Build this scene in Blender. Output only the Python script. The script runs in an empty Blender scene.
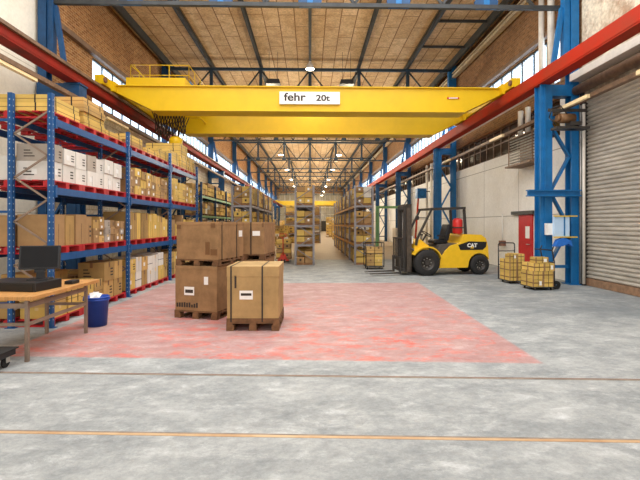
import bpy, math, random
from mathutils import Vector, Matrix
random.seed(7)
sc = bpy.context.scene
COL = sc.collection
R = math.radians

# ------------------------------------------------------------------ camera, light, exposure
cd = bpy.data.cameras.new('camera'); cam = bpy.data.objects.new('camera', cd); COL.objects.link(cam)
cam.location = (0, 0, 1.7); cam.rotation_euler = (R(90), 0, R(-1.33))
cd.sensor_width = 36; cd.lens = 36 * 430 / 640; cd.shift_y = -16 / 640; cd.clip_end = 400
sc.camera = cam
w = bpy.data.worlds.new('world'); sc.world = w; w.use_nodes = True
bg = w.node_tree.nodes['Background']; bg.inputs[0].default_value = (0.62, 0.80, 1.0, 1); bg.inputs[1].default_value = 1.5
sc.view_settings.view_transform = 'Standard'; sc.view_settings.look = 'None'
sc.view_settings.exposure = 0.38; sc.view_settings.gamma = 1

def area(name, loc, rot, sx, sy, power, color=(1, 1, 1), spread=180):
    l = bpy.data.lights.new(name, 'AREA'); l.shape = 'RECTANGLE'; l.size = sx; l.size_y = sy
    l.energy = power; l.color = color; l.spread = R(spread)
    o = bpy.data.objects.new(name, l); COL.objects.link(o); o.location = loc; o.rotation_euler = rot
    return o
# added fill light behind the camera, no gate stands there
area('rear_fill_light', (0, -5.5, 4.6), (R(90), 0, 0), 14, 8.5, 620, (0.97, 0.98, 1.0))
# added fill light under the near roof, out of view above the frame
area('overhead_fill_light', (0, 7.5, 9.6), (0, 0, 0), 12, 11, 1450, (0.97, 0.985, 1.0))
# daylight outside the high side windows
for s in (-1, 1):
    for k in range(4):
        area('window_daylight', (s * 9.3, 21 + 20 * k, 7.6), (0, R(80) * s, 0), 3.0, 18, 1100, (0.9, 0.95, 1.0))

# ------------------------------------------------------------------ materials
MATS = {}
def srgb(c):
    return tuple(((v / 255) / 12.92 if v / 255 <= 0.04045 else ((v / 255 + 0.055) / 1.055) ** 2.4) for v in c)
def mat(name, rgb, rough=0.6, metal=0.0, var=0.12, scale=6.0, rnd=0.0, bump=0.0, emit=None, spec=0.4, rgb2=None, stretch=None):
    if name in MATS: return MATS[name]
    m = bpy.data.materials.new(name); m.use_nodes = True; MATS[name] = m
    nt = m.node_tree; N = nt.nodes; L = nt.links; b = N['Principled BSDF']
    b.inputs['Roughness'].default_value = rough; b.inputs['Metallic'].default_value = metal
    b.inputs['Specular IOR Level'].default_value = spec
    tc = N.new('ShaderNodeTexCoord'); no = N.new('ShaderNodeTexNoise'); no.inputs['Scale'].default_value = scale
    no.inputs['Detail'].default_value = 6; no.inputs['Roughness'].default_value = 0.65
    mp = N.new('ShaderNodeMapping'); L.new(tc.outputs['Object'], mp.inputs[0])
    if stretch: mp.inputs['Scale'].default_value = stretch
    L.new(mp.outputs[0], no.inputs['Vector'])
    c = srgb(rgb); c2 = srgb(rgb2) if rgb2 else tuple(v * (1 - 2.2 * var) for v in c)
    r = N.new('ShaderNodeValToRGB'); r.color_ramp.elements[0].position = 0.32; r.color_ramp.elements[1].position = 0.6
    r.color_ramp.elements[0].color = (*[max(v, 0) for v in c2], 1); r.color_ramp.elements[1].color = (*c, 1)
    L.new(no.outputs['Fac'], r.inputs[0]); out = r.outputs[0]
    if rnd:
        oi = N.new('ShaderNodeObjectInfo'); h = N.new('ShaderNodeHueSaturation')
        mr = N.new('ShaderNodeMapRange'); mr.inputs[3].default_value = 1 - rnd; mr.inputs[4].default_value = 1 + rnd * 0.6
        L.new(oi.outputs['Random'], mr.inputs[0]); L.new(mr.outputs[0], h.inputs['Value'])
        L.new(out, h.inputs['Color']); out = h.outputs[0]
    L.new(out, b.inputs['Base Color'])
    if bump:
        bp = N.new('ShaderNodeBump'); bp.inputs['Strength'].default_value = bump; bp.inputs['Distance'].default_value = 0.02
        L.new(no.outputs['Fac'], bp.inputs['Height']); L.new(bp.outputs[0], b.inputs['Normal'])
    if emit:
        b.inputs['Emission Color'].default_value = (*srgb(rgb), 1); b.inputs['Emission Strength'].default_value = emit
    return m

def brickmat(name, c1, c2, mortar, bw, bh, ms=0.01, axes='YZ', rough=0.85, noise=0.3, stain=None, offs=0.5, bump=0.3, nscale=0.8, grain=(0.72, 1.15)):
    m = bpy.data.materials.new(name); m.use_nodes = True; MATS[name] = m
    nt = m.node_tree; N = nt.nodes; L = nt.links; b = N['Principled BSDF']; b.inputs['Roughness'].default_value = rough
    b.inputs['Specular IOR Level'].default_value = 0.2
    g = N.new('ShaderNodeNewGeometry'); sx = N.new('ShaderNodeSeparateXYZ'); cx = N.new('ShaderNodeCombineXYZ')
    L.new(g.outputs['Position'], sx.inputs[0])
    L.new(sx.outputs[axes[0]], cx.inputs[0]); L.new(sx.outputs[axes[1]], cx.inputs[1])
    br = N.new('ShaderNodeTexBrick'); L.new(cx.outputs[0], br.inputs['Vector'])
    br.inputs['Color1'].default_value = (*srgb(c1), 1); br.inputs['Color2'].default_value = (*srgb(c2), 1)
    br.inputs['Mortar'].default_value = (*srgb(mortar), 1); br.inputs['Scale'].default_value = 1
    br.inputs['Mortar Size'].default_value = ms; br.inputs['Brick Width'].default_value = bw; br.inputs['Row Height'].default_value = bh
    br.offset = offs
    no = N.new('ShaderNodeTexNoise'); no.inputs['Scale'].default_value = nscale; no.inputs['Detail'].default_value = 9
    no.inputs['Roughness'].default_value = 0.7; L.new(g.outputs['Position'], no.inputs['Vector'])
    r = N.new('ShaderNodeValToRGB'); r.color_ramp.elements[0].position = 0.35; r.color_ramp.elements[1].position = 0.58
    st = srgb(stain) if stain else (0.25, 0.2, 0.15)
    r.color_ramp.elements[0].color = (1, 1, 1, 1); r.color_ramp.elements[1].color = (0, 0, 0, 1)
    L.new(no.outputs['Fac'], r.inputs[0])
    mu = N.new('ShaderNodeMath'); mu.operation = 'MULTIPLY'; mu.inputs[1].default_value = noise; L.new(r.outputs[0], mu.inputs[0])
    mx = N.new('ShaderNodeMix'); mx.data_type = 'RGBA'; L.new(mu.outputs[0], mx.inputs[0])
    L.new(br.outputs['Color'], mx.inputs[6]); mx.inputs[7].default_value = (*st, 1)
    n2 = N.new('ShaderNodeTexNoise'); n2.inputs['Scale'].default_value = 14; n2.inputs['Detail'].default_value = 8; L.new(g.outputs['Position'], n2.inputs['Vector'])
    mr = N.new('ShaderNodeMapRange'); mr.inputs[1].default_value = 0.3; mr.inputs[2].default_value = 0.7; mr.inputs[3].default_value = grain[0]; mr.inputs[4].default_value = grain[1]
    L.new(n2.outputs['Fac'], mr.inputs[0])
    hs = N.new('ShaderNodeHueSaturation'); L.new(mx.outputs[2], hs.inputs['Color']); L.new(mr.outputs[0], hs.inputs['Value'])
    L.new(hs.outputs[0], b.inputs['Base Color'])
    bp = N.new('ShaderNodeBump'); bp.inputs['Strength'].default_value = bump; bp.inputs['Distance'].default_value = 0.01
    L.new(n2.outputs['Fac'], bp.inputs['Height']); L.new(bp.outputs[0], b.inputs['Normal'])
    return m

BRICK = brickmat('brown_brick', (186, 130, 78), (140, 88, 48), (186, 154, 112), 0.25, 0.085, 0.012, noise=0.35, stain=(104, 64, 38))
PBRICK = brickmat('cream_painted_brick', (222, 212, 192), (205, 192, 168), (176, 158, 130), 0.5, 0.2, 0.012, noise=0.45, stain=(170, 140, 105))
PANELW = brickmat('white_wall_panel', (244, 242, 236), (238, 236, 230), (150, 146, 138), 3.1, 2.0, 0.014, noise=0.35, stain=(208, 202, 190), offs=0.0, nscale=0.5, grain=(0.93, 1.03))
STAINW = brickmat('stained_plaster', (226, 214, 190), (220, 205, 180), (200, 180, 150), 3.0, 2.0, 0.008, noise=0.9, stain=(140, 88, 46), offs=0.0, nscale=1.0)
BEIGEW = brickmat('beige_plaster', (234, 224, 204), (228, 218, 198), (180, 165, 140), 2.5, 2.0, 0.01, noise=0.3, stain=(196, 180, 152), offs=0.0, grain=(0.93, 1.03))
CEIL = brickmat('wood_wool_board', (222, 192, 152), (204, 170, 128), (124, 94, 64), 2.0, 0.62, 0.022, axes='YX', noise=0.6, stain=(168, 130, 88), nscale=1.9)
DBRICK = brickmat('dark_brown_brick', (158, 112, 74), (126, 88, 58), (150, 125, 95), 0.25, 0.085, 0.012, noise=0.3, stain=(86, 58, 40))

# floor: grey power-floated concrete with a worn red painted bay
def floormat():
    m = bpy.data.materials.new('worn_concrete'); m.use_nodes = True
    nt = m.node_tree; N = nt.nodes; L = nt.links; b = N['Principled BSDF']
    g = N.new('ShaderNodeNewGeometry'); sx = N.new('ShaderNodeSeparateXYZ'); L.new(g.outputs['Position'], sx.inputs[0])
    def noise(scale, detail=8, rough=0.65, vec=None, dist=0):
        n = N.new('ShaderNodeTexNoise'); n.inputs['Scale'].default_value = scale; n.inputs['Detail'].default_value = detail
        n.inputs['Roughness'].default_value = rough; n.inputs['Distortion'].default_value = dist
        L.new(vec or g.outputs['Position'], n.inputs['Vector']); return n.outputs['Fac']
    def ramp(f, a, b_, ca, cb):
        r = N.new('ShaderNodeValToRGB'); r.color_ramp.elements[0].position = a; r.color_ramp.elements[1].position = b_
        r.color_ramp.elements[0].color = (*ca, 1); r.color_ramp.elements[1].color = (*cb, 1); L.new(f, r.inputs[0]); return r.outputs[0]
    def math_(op, a, b_=None, c=None):
        n = N.new('ShaderNodeMath'); n.operation = op
        for i, v in enumerate((a, b_, c)):
            if v is None: continue
            if isinstance(v, (int, float)): n.inputs[i].default_value = v
            else: L.new(v, n.inputs[i])
        return n.outputs[0]
    def mix(f, a, b_):
        n = N.new('ShaderNodeMix'); n.data_type = 'RGBA'
        for i, v in ((0, f), (6, a), (7, b_)):
            if isinstance(v, (int, float)): n.inputs[i].default_value = v
            elif isinstance(v, tuple): n.inputs[i].default_value = (*v, 1)
            else: L.new(v, n.inputs[i])
        return n.outputs[2]
    mp = N.new('ShaderNodeMapping'); mp.inputs['Rotation'].default_value = (0, 0, R(-50)); mp.inputs['Scale'].default_value = (1, 1.7, 1)
    L.new(g.outputs['Position'], mp.inputs[0])
    base = ramp(noise(1.3, 12, 0.8, mp.outputs[0]), 0.32, 0.68, srgb((126, 131, 132)), srgb((182, 184, 181)))
    fine = ramp(noise(13, 12, 0.85), 0.38, 0.62, (0.8, 0.8, 0.8), (1.1, 1.1, 1.1))
    col = N.new('ShaderNodeMix'); col.data_type = 'RGBA'; col.blend_type = 'MULTIPLY'; col.inputs[0].default_value = 1
    L.new(base, col.inputs[6]); L.new(fine, col.inputs[7]); c = col.outputs[2]
    # white scuffs
    sc_ = ramp(noise(2.6, 14, 0.85, mp.outputs[0], 0.4), 0.53, 0.68, (0, 0, 0), (1, 1, 1))
    c = mix(math_('MULTIPLY', sc_, 0.6), c, srgb((218, 221, 220)))
    # darker blue-grey patches on the right side of the hall
    def box(lox, hix, loy, hiy, soft):
        ax = math_('MULTIPLY', math_('SUBTRACT', sx.outputs[0], lox), 1 / soft); ax.node.use_clamp = True
        bx = math_('MULTIPLY', math_('SUBTRACT', hix, sx.outputs[0]), 1 / soft); bx.node.use_clamp = True
        ay = math_('MULTIPLY', math_('SUBTRACT', sx.outputs[1], loy), 1 / soft); ay.node.use_clamp = True
        by = math_('MULTIPLY', math_('SUBTRACT', hiy, sx.outputs[1]), 1 / soft); by.node.use_clamp = True
        return math_('MULTIPLY', math_('MULTIPLY', ax, bx), math_('MULTIPLY', ay, by))
    dk = ramp(noise(0.55, 9, 0.7, None, 0.5), 0.4, 0.62, (0, 0, 0), (1, 1, 1))
    c = mix(math_('MULTIPLY', math_('MULTIPLY', box(2.4, 9, 6.0, 17, 2.0), dk), 0.8), c, srgb((112, 118, 122)))
    # far end is tanned and dusty
    far = math_('MULTIPLY', math_('SUBTRACT', sx.outputs[1], 20.4), 4.0); far.node.use_clamp = True
    c = mix(math_('MULTIPLY', far, 0.6), c, srgb((190, 164, 128)))
    # red paint with ragged wear
    wob = noise(3.0, 8, 0.7)
    edge = math_('MULTIPLY_ADD', sx.outputs[0], 0.066, -5.34)
    fr = math_('MULTIPLY', math_('ADD', sx.outputs[1], edge), 18.0); fr.node.use_clamp = True
    rt = math_('MULTIPLY', math_('SUBTRACT', math_('MULTIPLY_ADD', sx.outputs[1], 0.04, 2.66), sx.outputs[0]), 18.0); rt.node.use_clamp = True
    paint = math_('MULTIPLY', math_('MULTIPLY', box(-4.1, 9, 4.0, 12.4, 0.04), fr), rt)
    wear = ramp(noise(2.2, 13, 0.78, mp.outputs[0], 0.3), 0.42, 0.56, (1, 1, 1), (0.12, 0.12, 0.12))
    wear2 = ramp(noise(0.6, 4, 0.5), 0.35, 0.65, (1.0, 1.0, 1.0), (0.6, 0.6, 0.6))
    ydim = math_('MULTIPLY_ADD', sx.outputs[1], -0.09, 1.5); ydim.node.use_clamp = True
    f = math_('MULTIPLY', math_('MULTIPLY', paint, wear), math_('MULTIPLY', wear2, ydim))
    f = math_('MULTIPLY', math_('MAXIMUM', f, math_('MULTIPLY', paint, 0.36)), 0.93)
    red = ramp(wob, 0.35, 0.65, srgb((206, 80, 64)), srgb((214, 116, 98)))
    c = mix(f, c, red)
    # pale hem in front of the painted bay and thin grey joints
    L.new(c, b.inputs['Base Color'])
    rr = ramp(noise(4, 6), 0.3, 0.7, (0.55, 0.55, 0.55), (0.85, 0.85, 0.85)); L.new(rr, b.inputs['Roughness'])
    b.inputs['Specular IOR Level'].default_value = 0.25
    bp = N.new('ShaderNodeBump'); bp.inputs['Strength'].default_value = 0.25; bp.inputs['Distance'].default_value = 0.01
    L.new(noise(25, 8, 0.7), bp.inputs['Height']); L.new(bp.outputs[0], b.inputs['Normal'])
    return m
FLOOR = floormat()

def glassmat(name, tint, a=0.75):
    m = bpy.data.materials.new(name); m.use_nodes = True; nt = m.node_tree; N = nt.nodes; L = nt.links
    N.remove(N['Principled BSDF']); o = N['Material Output']
    t = N.new('ShaderNodeBsdfTransparent'); t.inputs[0].default_value = (*tint, 1)
    g = N.new('ShaderNodeBsdfTranslucent'); g.inputs[0].default_value = (*tint, 1)
    s = N.new('ShaderNodeMixShader'); s.inputs[0].default_value = 1 - a
    L.new(t.outputs[0], s.inputs[1]); L.new(g.outputs[0], s.inputs[2])
    gl = N.new('ShaderNodeBsdfGlossy'); gl.inputs['Roughness'].default_value = 0.1
    s2 = N.new('ShaderNodeMixShader'); s2.inputs[0].default_value = 0.06
    L.new(s.outputs[0], s2.inputs[1]); L.new(gl.outputs[0], s2.inputs[2]); L.new(s2.outputs[0], o.inputs[0])
    return m
GLASS = glassmat('clear_glass', (0.86, 0.92, 0.97))
BGLASS = glassmat('brown_grimy_glass', (0.10, 0.065, 0.04), 0.5)

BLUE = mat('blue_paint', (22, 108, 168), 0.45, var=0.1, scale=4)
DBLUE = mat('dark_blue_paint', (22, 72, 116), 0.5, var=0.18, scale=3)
RBLUE = mat('rack_blue_paint', (22, 82, 140), 0.45, var=0.12)
SLOT = mat('rack_slot_white', (150, 172, 190), 0.6, var=0.05)
LACE = mat('galvanised_lacing', (150, 130, 114), 0.5, metal=0.3)
STEEL = mat('dark_truss_paint', (56, 58, 58), 0.6, var=0.2, scale=3)
STEELB = mat('blue_truss_paint', (44, 64, 80), 0.6, var=0.2, scale=3)
REDL = mat('old_red_rail_paint', (150, 42, 32), 0.7, var=0.2, scale=0.8, rgb2=(100, 48, 38), spec=0.15)
REDB = mat('red_rail_paint', (176, 44, 22), 0.65, spec=0.15, var=0.14, scale=1.2, rgb2=(150, 56, 34))
RUST = mat('rail_rust', (132, 92, 72), 0.7, var=0.2)
BROWNST = mat('brown_steel', (126, 98, 76), 0.6, var=0.2)
YELC = mat('crane_yellow', (226, 184, 6), 0.4, var=0.05, scale=1.5)
YELF = mat('forklift_yellow', (240, 192, 40), 0.32, var=0.04, spec=0.5)
BLACK = mat('black_plastic', (34, 34, 36), 0.45, var=0.1)
RUBBER = mat('black_rubber', (42, 41, 40), 0.75, var=0.15, scale=20)
DGREY = mat('dark_grey_steel', (70, 66, 62), 0.5, metal=0.3)
MGREY = mat('mast_steel', (92, 82, 72), 0.45, metal=0.3, var=0.2)
SILV = mat('silver_metal', (190, 186, 178), 0.4, metal=0.5)
WHITE = mat('white_enamel', (238, 236, 230), 0.5, var=0.03)
PIPEW = mat('white_pipe', (226, 218, 204), 0.5, var=0.06)
REDP = mat('red_pallet_plastic', (200, 38, 44), 0.5, var=0.14)
REDD = mat('red_door_paint', (196, 30, 36), 0.45, var=0.08)
WOOD = mat('pallet_wood', (158, 116, 76), 0.8, var=0.22, scale=8, stretch=(1, 6, 6), rnd=0.2)
DWOOD = mat('dark_pallet_wood', (128, 92, 60), 0.8, var=0.25, scale=8)
TWOOD = mat('table_wood', (206, 150, 86), 0.5, var=0.18, scale=5, stretch=(8, 1, 1))
KRAFT = mat('kraft_cardboard', (196, 158, 96), 0.85, var=0.09, scale=3, rnd=0.4)
KRAFTB = mat('brown_cardboard', (172, 136, 92), 0.85, var=0.09, scale=3, rnd=0.22)
BIGC = mat('big_box_cardboard', (160, 124, 84), 0.85, var=0.16, scale=3.5, rnd=0.05)
BIGC2 = mat('big_box_cardboard_light', (180, 148, 98), 0.85, var=0.13, scale=2.5)
YCAR = mat('yellow_cardboard', (220, 184, 98), 0.8, var=0.07, scale=3, rnd=0.2)
WCAR = mat('white_cardboard', (228, 222, 212), 0.8, var=0.06, scale=3, rnd=0.12)
GCAR = mat('grey_cardboard', (176, 164, 150), 0.85, var=0.08, scale=3, rnd=0.12)  # in the rear row of the blue rack this grey stands for shade
TAPE = mat('packing_tape', (222, 190, 132), 0.4, var=0.04)
DTAPE = mat('dark_packing_tape', (120, 84, 50), 0.4, var=0.08)
STRAP = mat('black_strap', (36, 32, 30), 0.5, var=0.05)
LABELM = mat('paper_label', (240, 238, 232), 0.7, var=0.03)
PRINT = mat('dark_print', (62, 54, 48), 0.8, var=0.1)
PRINTB = mat('blue_print', (60, 66, 130), 0.8, var=0.1)
BINB = mat('bin_blue', (36, 76, 168), 0.4, var=0.06)
CLOTHB = mat('blue_cloth', (40, 110, 200), 0.8, var=0.1)
SHEET = mat('pale_blue_sheet', (186, 214, 240), 0.6, var=0.04)
GREEN = mat('green_paint', (130, 180, 120), 0.5, var=0.1)
SHUT = mat('roller_steel', (196, 188, 174), 0.4, metal=0.15, var=0.14, scale=1.5, stretch=(1, 1, 5))
SHUTB = mat('rusty_bottom_bar', (156, 122, 94), 0.7, var=0.2)
RACKG = mat('grey_rack_steel', (146, 142, 144), 0.5, metal=0.3)
RACKO = mat('rack_beam_ochre', (196, 140, 50), 0.5, var=0.1)
GROOVE = mat('rusty_floor_rail', (200, 170, 132), 0.6, var=0.2, scale=2, rgb2=(170, 128, 86))
GROOVD = mat('dirty_joint', (150, 136, 120), 0.8, var=0.2, scale=5)
LAMPG = mat('lit_lamp_glass', (255, 246, 226), 0.5, var=0.0, emit=14)
TUBE = mat('fluorescent_tube_cover', (250, 226, 176), 0.4, var=0.02)
REDX = mat('red_tank', (206, 44, 38), 0.35, var=0.05)
JACKR = mat('pallet_jack_red', (206, 60, 40), 0.4, var=0.05)
CABLE = mat('cable_brown', (60, 44, 34), 0.6, var=0.1)
COPPER = mat('motor_brown', (140, 104, 70), 0.5, metal=0.4, var=0.2)

# ------------------------------------------------------------------ mesh builder
class MB:
    def __init__(s): s.v = []; s.f = []; s.m = []; s.sm = []
    def add(s, vs, fs, m=0, smooth=False):
        n = len(s.v); s.v += [tuple(v) for v in vs]
        for f in fs: s.f.append(tuple(n + i for i in f)); s.m.append(m); s.sm.append(smooth)
        return s
    def box(s, x0, x1, y0, y1, z0, z1, m=0):
        return s.add([(x0, y0, z0), (x1, y0, z0), (x1, y1, z0), (x0, y1, z0), (x0, y0, z1), (x1, y0, z1), (x1, y1, z1), (x0, y1, z1)],
                     [(0, 3, 2, 1), (4, 5, 6, 7), (0, 1, 5, 4), (1, 2, 6, 5), (2, 3, 7, 6), (3, 0, 4, 7)], m)
    def bar(s, p, q, w, h=None, m=0, up=(0, 0, 1)):
        h = h or w; p = Vector(p); q = Vector(q); d = (q - p).normalized(); u = Vector(up)
        if abs(d.dot(u)) > 0.98: u = Vector((0, 1, 0))
        a = d.cross(u).normalized() * w / 2; b = a.cross(d).normalized() * h / 2
        vs = [e + x * a + y * b for e in (p, q) for x, y in ((-1, -1), (1, -1), (1, 1), (-1, 1))]
        return s.add(vs, [(3, 2, 1, 0), (4, 5, 6, 7), (0, 1, 5, 4), (1, 2, 6, 5), (2, 3, 7, 6), (3, 0, 4, 7)], m)
    def cyl(s, p, q, r, n=12, m=0, r2=None, caps=True, smooth=True):
        r2 = r if r2 is None else r2; p = Vector(p); q = Vector(q); d = (q - p).normalized()
        u = Vector((0, 0, 1)) if abs(d.z) < 0.9 else Vector((1, 0, 0))
        a = d.cross(u).normalized(); b = d.cross(a).normalized()
        vs = [p + (a * math.cos(2 * math.pi * i / n) + b * math.sin(2 * math.pi * i / n)) * r for i in range(n)]
        vs += [q + (a * math.cos(2 * math.pi * i / n) + b * math.sin(2 * math.pi * i / n)) * r2 for i in range(n)]
        s.add(vs, [(i, (i + 1) % n, n + (i + 1) % n, n + i) for i in range(n)], m, smooth)
        if caps:
            k = len(s.v) - 2 * n
            s.f.append(tuple(k + i for i in range(n))[::-1]); s.m.append(m); s.sm.append(False)
            s.f.append(tuple(k + n + i for i in range(n))); s.m.append(m); s.sm.append(False)
        return s
    def tube(s, pts, r, n=8, m=0):
        for a, b in zip(pts[:-1], pts[1:]): s.cyl(a, b, r, n, m)
        return s
    def prism(s, pts, y0, y1, m=0, axis='Y'):      # polygon in the plane normal to axis
        n = len(pts)
        f = {'Y': lambda a, b, t: (a, t, b), 'X': lambda a, b, t: (t, a, b), 'Z': lambda a, b, t: (a, b, t)}[axis]
        vs = [f(a, b, y0) for a, b in pts] + [f(a, b, y1) for a, b in pts]
        return s.add(vs, [tuple(range(n)), tuple(range(2 * n - 1, n - 1, -1))] + [(i, n + i, n + (i + 1) % n, (i + 1) % n) for i in range(n)], m)
    def lathe(s, prof, c, axis='Z', n=20, m=0):    # prof: (radius, height)
        cx, cy, cz = c; base = len(s.v); k = len(prof)
        for i in range(n):
            a = 2 * math.pi * i / n; ca, sa = math.cos(a), math.sin(a)
            for r, h in prof:
                if axis == 'Z': s.v.append((cx + r * ca, cy + r * sa, cz + h))
                elif axis == 'Y': s.v.append((cx + r * ca, cy + h, cz + r * sa))
                else: s.v.append((cx + h, cy + r * ca, cz + r * sa))
        for i in range(n):
            j = (i + 1) % n
            for t in range(k - 1):
                s.f.append((base + i * k + t, base + j * k + t, base + j * k + t + 1, base + i * k + t + 1)); s.m.append(m); s.sm.append(True)
        return s
    def build(s, name, mats, parent=None, loc=None, rz=0, bevel=0):
        me = bpy.data.meshes.new(name); me.from_pydata(s.v, [], s.f)
        mats = mats if isinstance(mats, (list, tuple)) else [mats]
        for m in mats: me.materials.append(m)
        me.polygons.foreach_set('material_index', s.m); me.polygons.foreach_set('use_smooth', s.sm)
        import bmesh
        bm = bmesh.new(); bm.from_mesh(me); bmesh.ops.recalc_face_normals(bm, faces=bm.faces); bm.to_mesh(me); bm.free()
        o = bpy.data.objects.new(name, me); COL.objects.link(o)
        if parent: o.parent = parent
        if loc: o.location = loc
        if rz: o.rotation_euler = (0, 0, rz)
        if bevel:
            b = o.modifiers.new('bevel', 'BEVEL'); b.width = bevel; b.segments = 2; b.limit_method = 'ANGLE'
        return o
USED = {}
def tag(o, label, cat, group=None, kind=None):
    o['label'] = label; o['category'] = cat
    if group: o['group'] = group
    if kind: o['kind'] = kind
    n = len(label.split())
    if n < 4 or n > 16: print('LABELLEN', n, label)
    if label in USED and not group: print('DUPLABEL', label)
    USED[label] = 1
    return o
def thing(name, label, cat, loc=(0, 0, 0), rz=0, group=None):
    o = bpy.data.objects.new(name, None); COL.objects.link(o); o.location = loc; o.rotation_euler = (0, 0, rz)
    o.empty_display_size = 0.2
    return tag(o, label, cat, group)
def struct(name, mb, mats, parent=None):
    o = mb.build(name, mats, parent)
    if not parent: o['kind'] = 'structure'
    return o
def dup(root, loc, rz=None, label=None, group=None):
    r = root.copy(); COL.objects.link(r); r.location = loc
    if rz is not None: r.rotation_euler = (0, 0, rz)
    if label: r['label'] = label
    if group: r['group'] = group
    for ch in list(root.children):
        c = ch.copy(); COL.objects.link(c); c.parent = r
        for g in list(ch.children):
            d = g.copy(); COL.objects.link(d); d.parent = c
    if r['label'] in USED and not r.get('group'): print('DUPLABEL', r['label'])
    USED[r['label']] = 1
    return r
def text(name, body, size, material, parent, loc, rot=(R(90), 0, 0), bold=0.0, ext=0.003, sx=1.0):
    cu = bpy.data.curves.new(name, 'FONT'); cu.body = body; cu.size = size; cu.align_x = 'CENTER'; cu.align_y = 'CENTER'
    cu.offset = bold; cu.extrude = ext
    t = bpy.data.objects.new(name, cu); COL.objects.link(t)
    dg = bpy.context.evaluated_depsgraph_get(); me = bpy.data.meshes.new_from_object(t.evaluated_get(dg))
    bpy.data.objects.remove(t); me.materials.clear(); me.materials.append(material)
    o = bpy.data.objects.new(name, me); COL.objects.link(o); o.parent = parent; o.location = loc; o.rotation_euler = rot
    o.scale = (sx, 1, 1); return o
ORD = ['first', 'second', 'third', 'fourth', 'fifth', 'sixth', 'seventh', 'eighth', 'ninth', 'tenth', 'eleventh', 'twelfth']

# ------------------------------------------------------------------ shell
Y0, Y1, WX, ZT = -6.0, 100.0, 7.6, 9.95
struct('floor', MB().box(-9.2, 9.2, Y0, Y1 + 0.3, -0.2, 0), FLOOR)
struct('ceiling', MB().box(-WX - 0.3, WX + 0.3, Y0, Y1 + 0.3, ZT, ZT + 0.2), CEIL)
WT = 0.3
# left wall
L0 = MB()
L0.box(-WX - WT, -WX, Y0, 12.2, 0, ZT, 0)                  # beige near bay
L0.box(-WX - WT, -WX, 12.2, Y1, 0, 5.9, 1)                 # cream painted brick
L0.box(-WX - WT, -WX, 12.2, 15.2, 5.9, 7.55, 2)            # brick before the glazing
L0.box(-WX - WT, -WX, 12.2, Y1, 7.55, ZT, 2)
struct('wall_left', L0, [BEIGEW, PBRICK, BRICK])
R0 = MB()
DY0, DY1, DZ = 4.4, 11.85, 5.25
R0.box(WX, WX + WT, Y0, DY0, 0, ZT, 0)
R0.box(WX, WX + WT, DY0, DY1, DZ, ZT, 0)
R0.box(WX, WX + WT, DY1, 12.9, 0, 5.7, 1)
R0.box(WX, WX + WT, DY1, 12.9, 5.7, ZT, 2)
R0.box(WX, WX + WT, 12.9, Y1, 0, 4.4, 1)
R0.box(WX, WX + WT, 12.9, Y1, 5.55, 6.05, 2)
R0.box(WX, WX + WT, 12.9, Y1, 7.6, ZT, 2)
struct('wall_right', R0, [STAINW, PANELW, DBRICK])
E0 = MB()
E0.box(-WX, WX, Y1, Y1 + WT, 0, 2.3, 0); E0.box(-WX, WX, Y1, Y1 + WT, 8.8, ZT, 1)
E0.box(-WX, -WX + .6, Y1, Y1 + WT, 2.3, 8.8, 0); E0.box(WX - .6, WX, Y1, Y1 + WT, 2.3, 8.8, 0)
struct('wall_back', MB().box(-WX, WX, Y0 - .3, Y0, 0, ZT, 0), PBRICK)  # unseen wall behind the camera, added to keep sky light out
struct('wall_end', E0, [PBRICK, BRICK])

# windows: one per bay, frames and panes
wn = [0]
def window(side, y0, y1, z0, z1, mull, gl, trans=(), fr=STEEL):
    wn[0] += 1
    X = side * (WX + 0.12)
    f = MB(); t = 0.05
    f.box(X - .05, X + .05, y0, y1, z0, z0 + t); f.box(X - .05, X + .05, y0, y1, z1 - t, z1)
    f.box(X - .05, X + .05, y0, y0 + t, z0 + t, z1 - t); f.box(X - .05, X + .05, y1 - t, y1, z0 + t, z1 - t)
    n = max(1, round((y1 - y0) / mull))
    for i in range(1, n):
        y = y0 + (y1 - y0) * i / n; f.box(X - .04, X + .04, y - .025, y + .025, z0 + t, z1 - t)
    for z in trans: f.box(X - .03, X + .03, y0 + t, y1 - t, z - .02, z + .02)
    o = f.build('window_%d' % wn[0], fr); o['kind'] = 'structure'
    MB().box(X - .006, X + .006, y0 + t, y1 - t, z0 + t, z1 - t).build('pane', gl, o)
    return o
CY = [12.2, 22.1, 32.0, 41.9, 51.8, 61.7, 71.6, 81.5, 91.4]
ys = [15.2] + CY[1:] + [Y1]
for a, b in zip(ys[:-1], ys[1:]): window(-1, a + .05, b - .05, 5.9, 7.55, 0.83, GLASS)
ys = [12.9] + CY[1:] + [Y1]
for a, b in zip(ys[:-1], ys[1:]):
    window(1, a + .05, b - .05, 6.05, 7.6, 0.83, GLASS)
    window(1, a + .05, b - .05, 4.4, 5.55, 0.7, BGLASS, (4.95,), BROWNST)
# end window
wn[0] += 1
f = MB(); x0, x1 = -WX + .6, WX - .6
for i in range(13):
    x = x0 + (x1 - x0) * i / 12; f.box(x - .07, x + .07, Y1 + .05, Y1 + .2, 2.3, 8.8)
for z in (2.35, 3.9, 5.5, 7.1, 8.75): f.box(x0, x1, Y1 + .07, Y1 + .17, z - .06, z + .06)
o = f.build('window_%d' % wn[0], PIPEW); o['kind'] = 'structure'
MB().box(x0, x1, Y1 + .11, Y1 + .13, 2.35, 8.75).build('pane', glassmat('tan_glass', (0.55, 0.42, 0.28), 0.6), o)
struct('door_3', MB().box(2.6, 4.0, Y1 - .08, Y1 - .01, 0, 2.4), DGREY)

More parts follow.
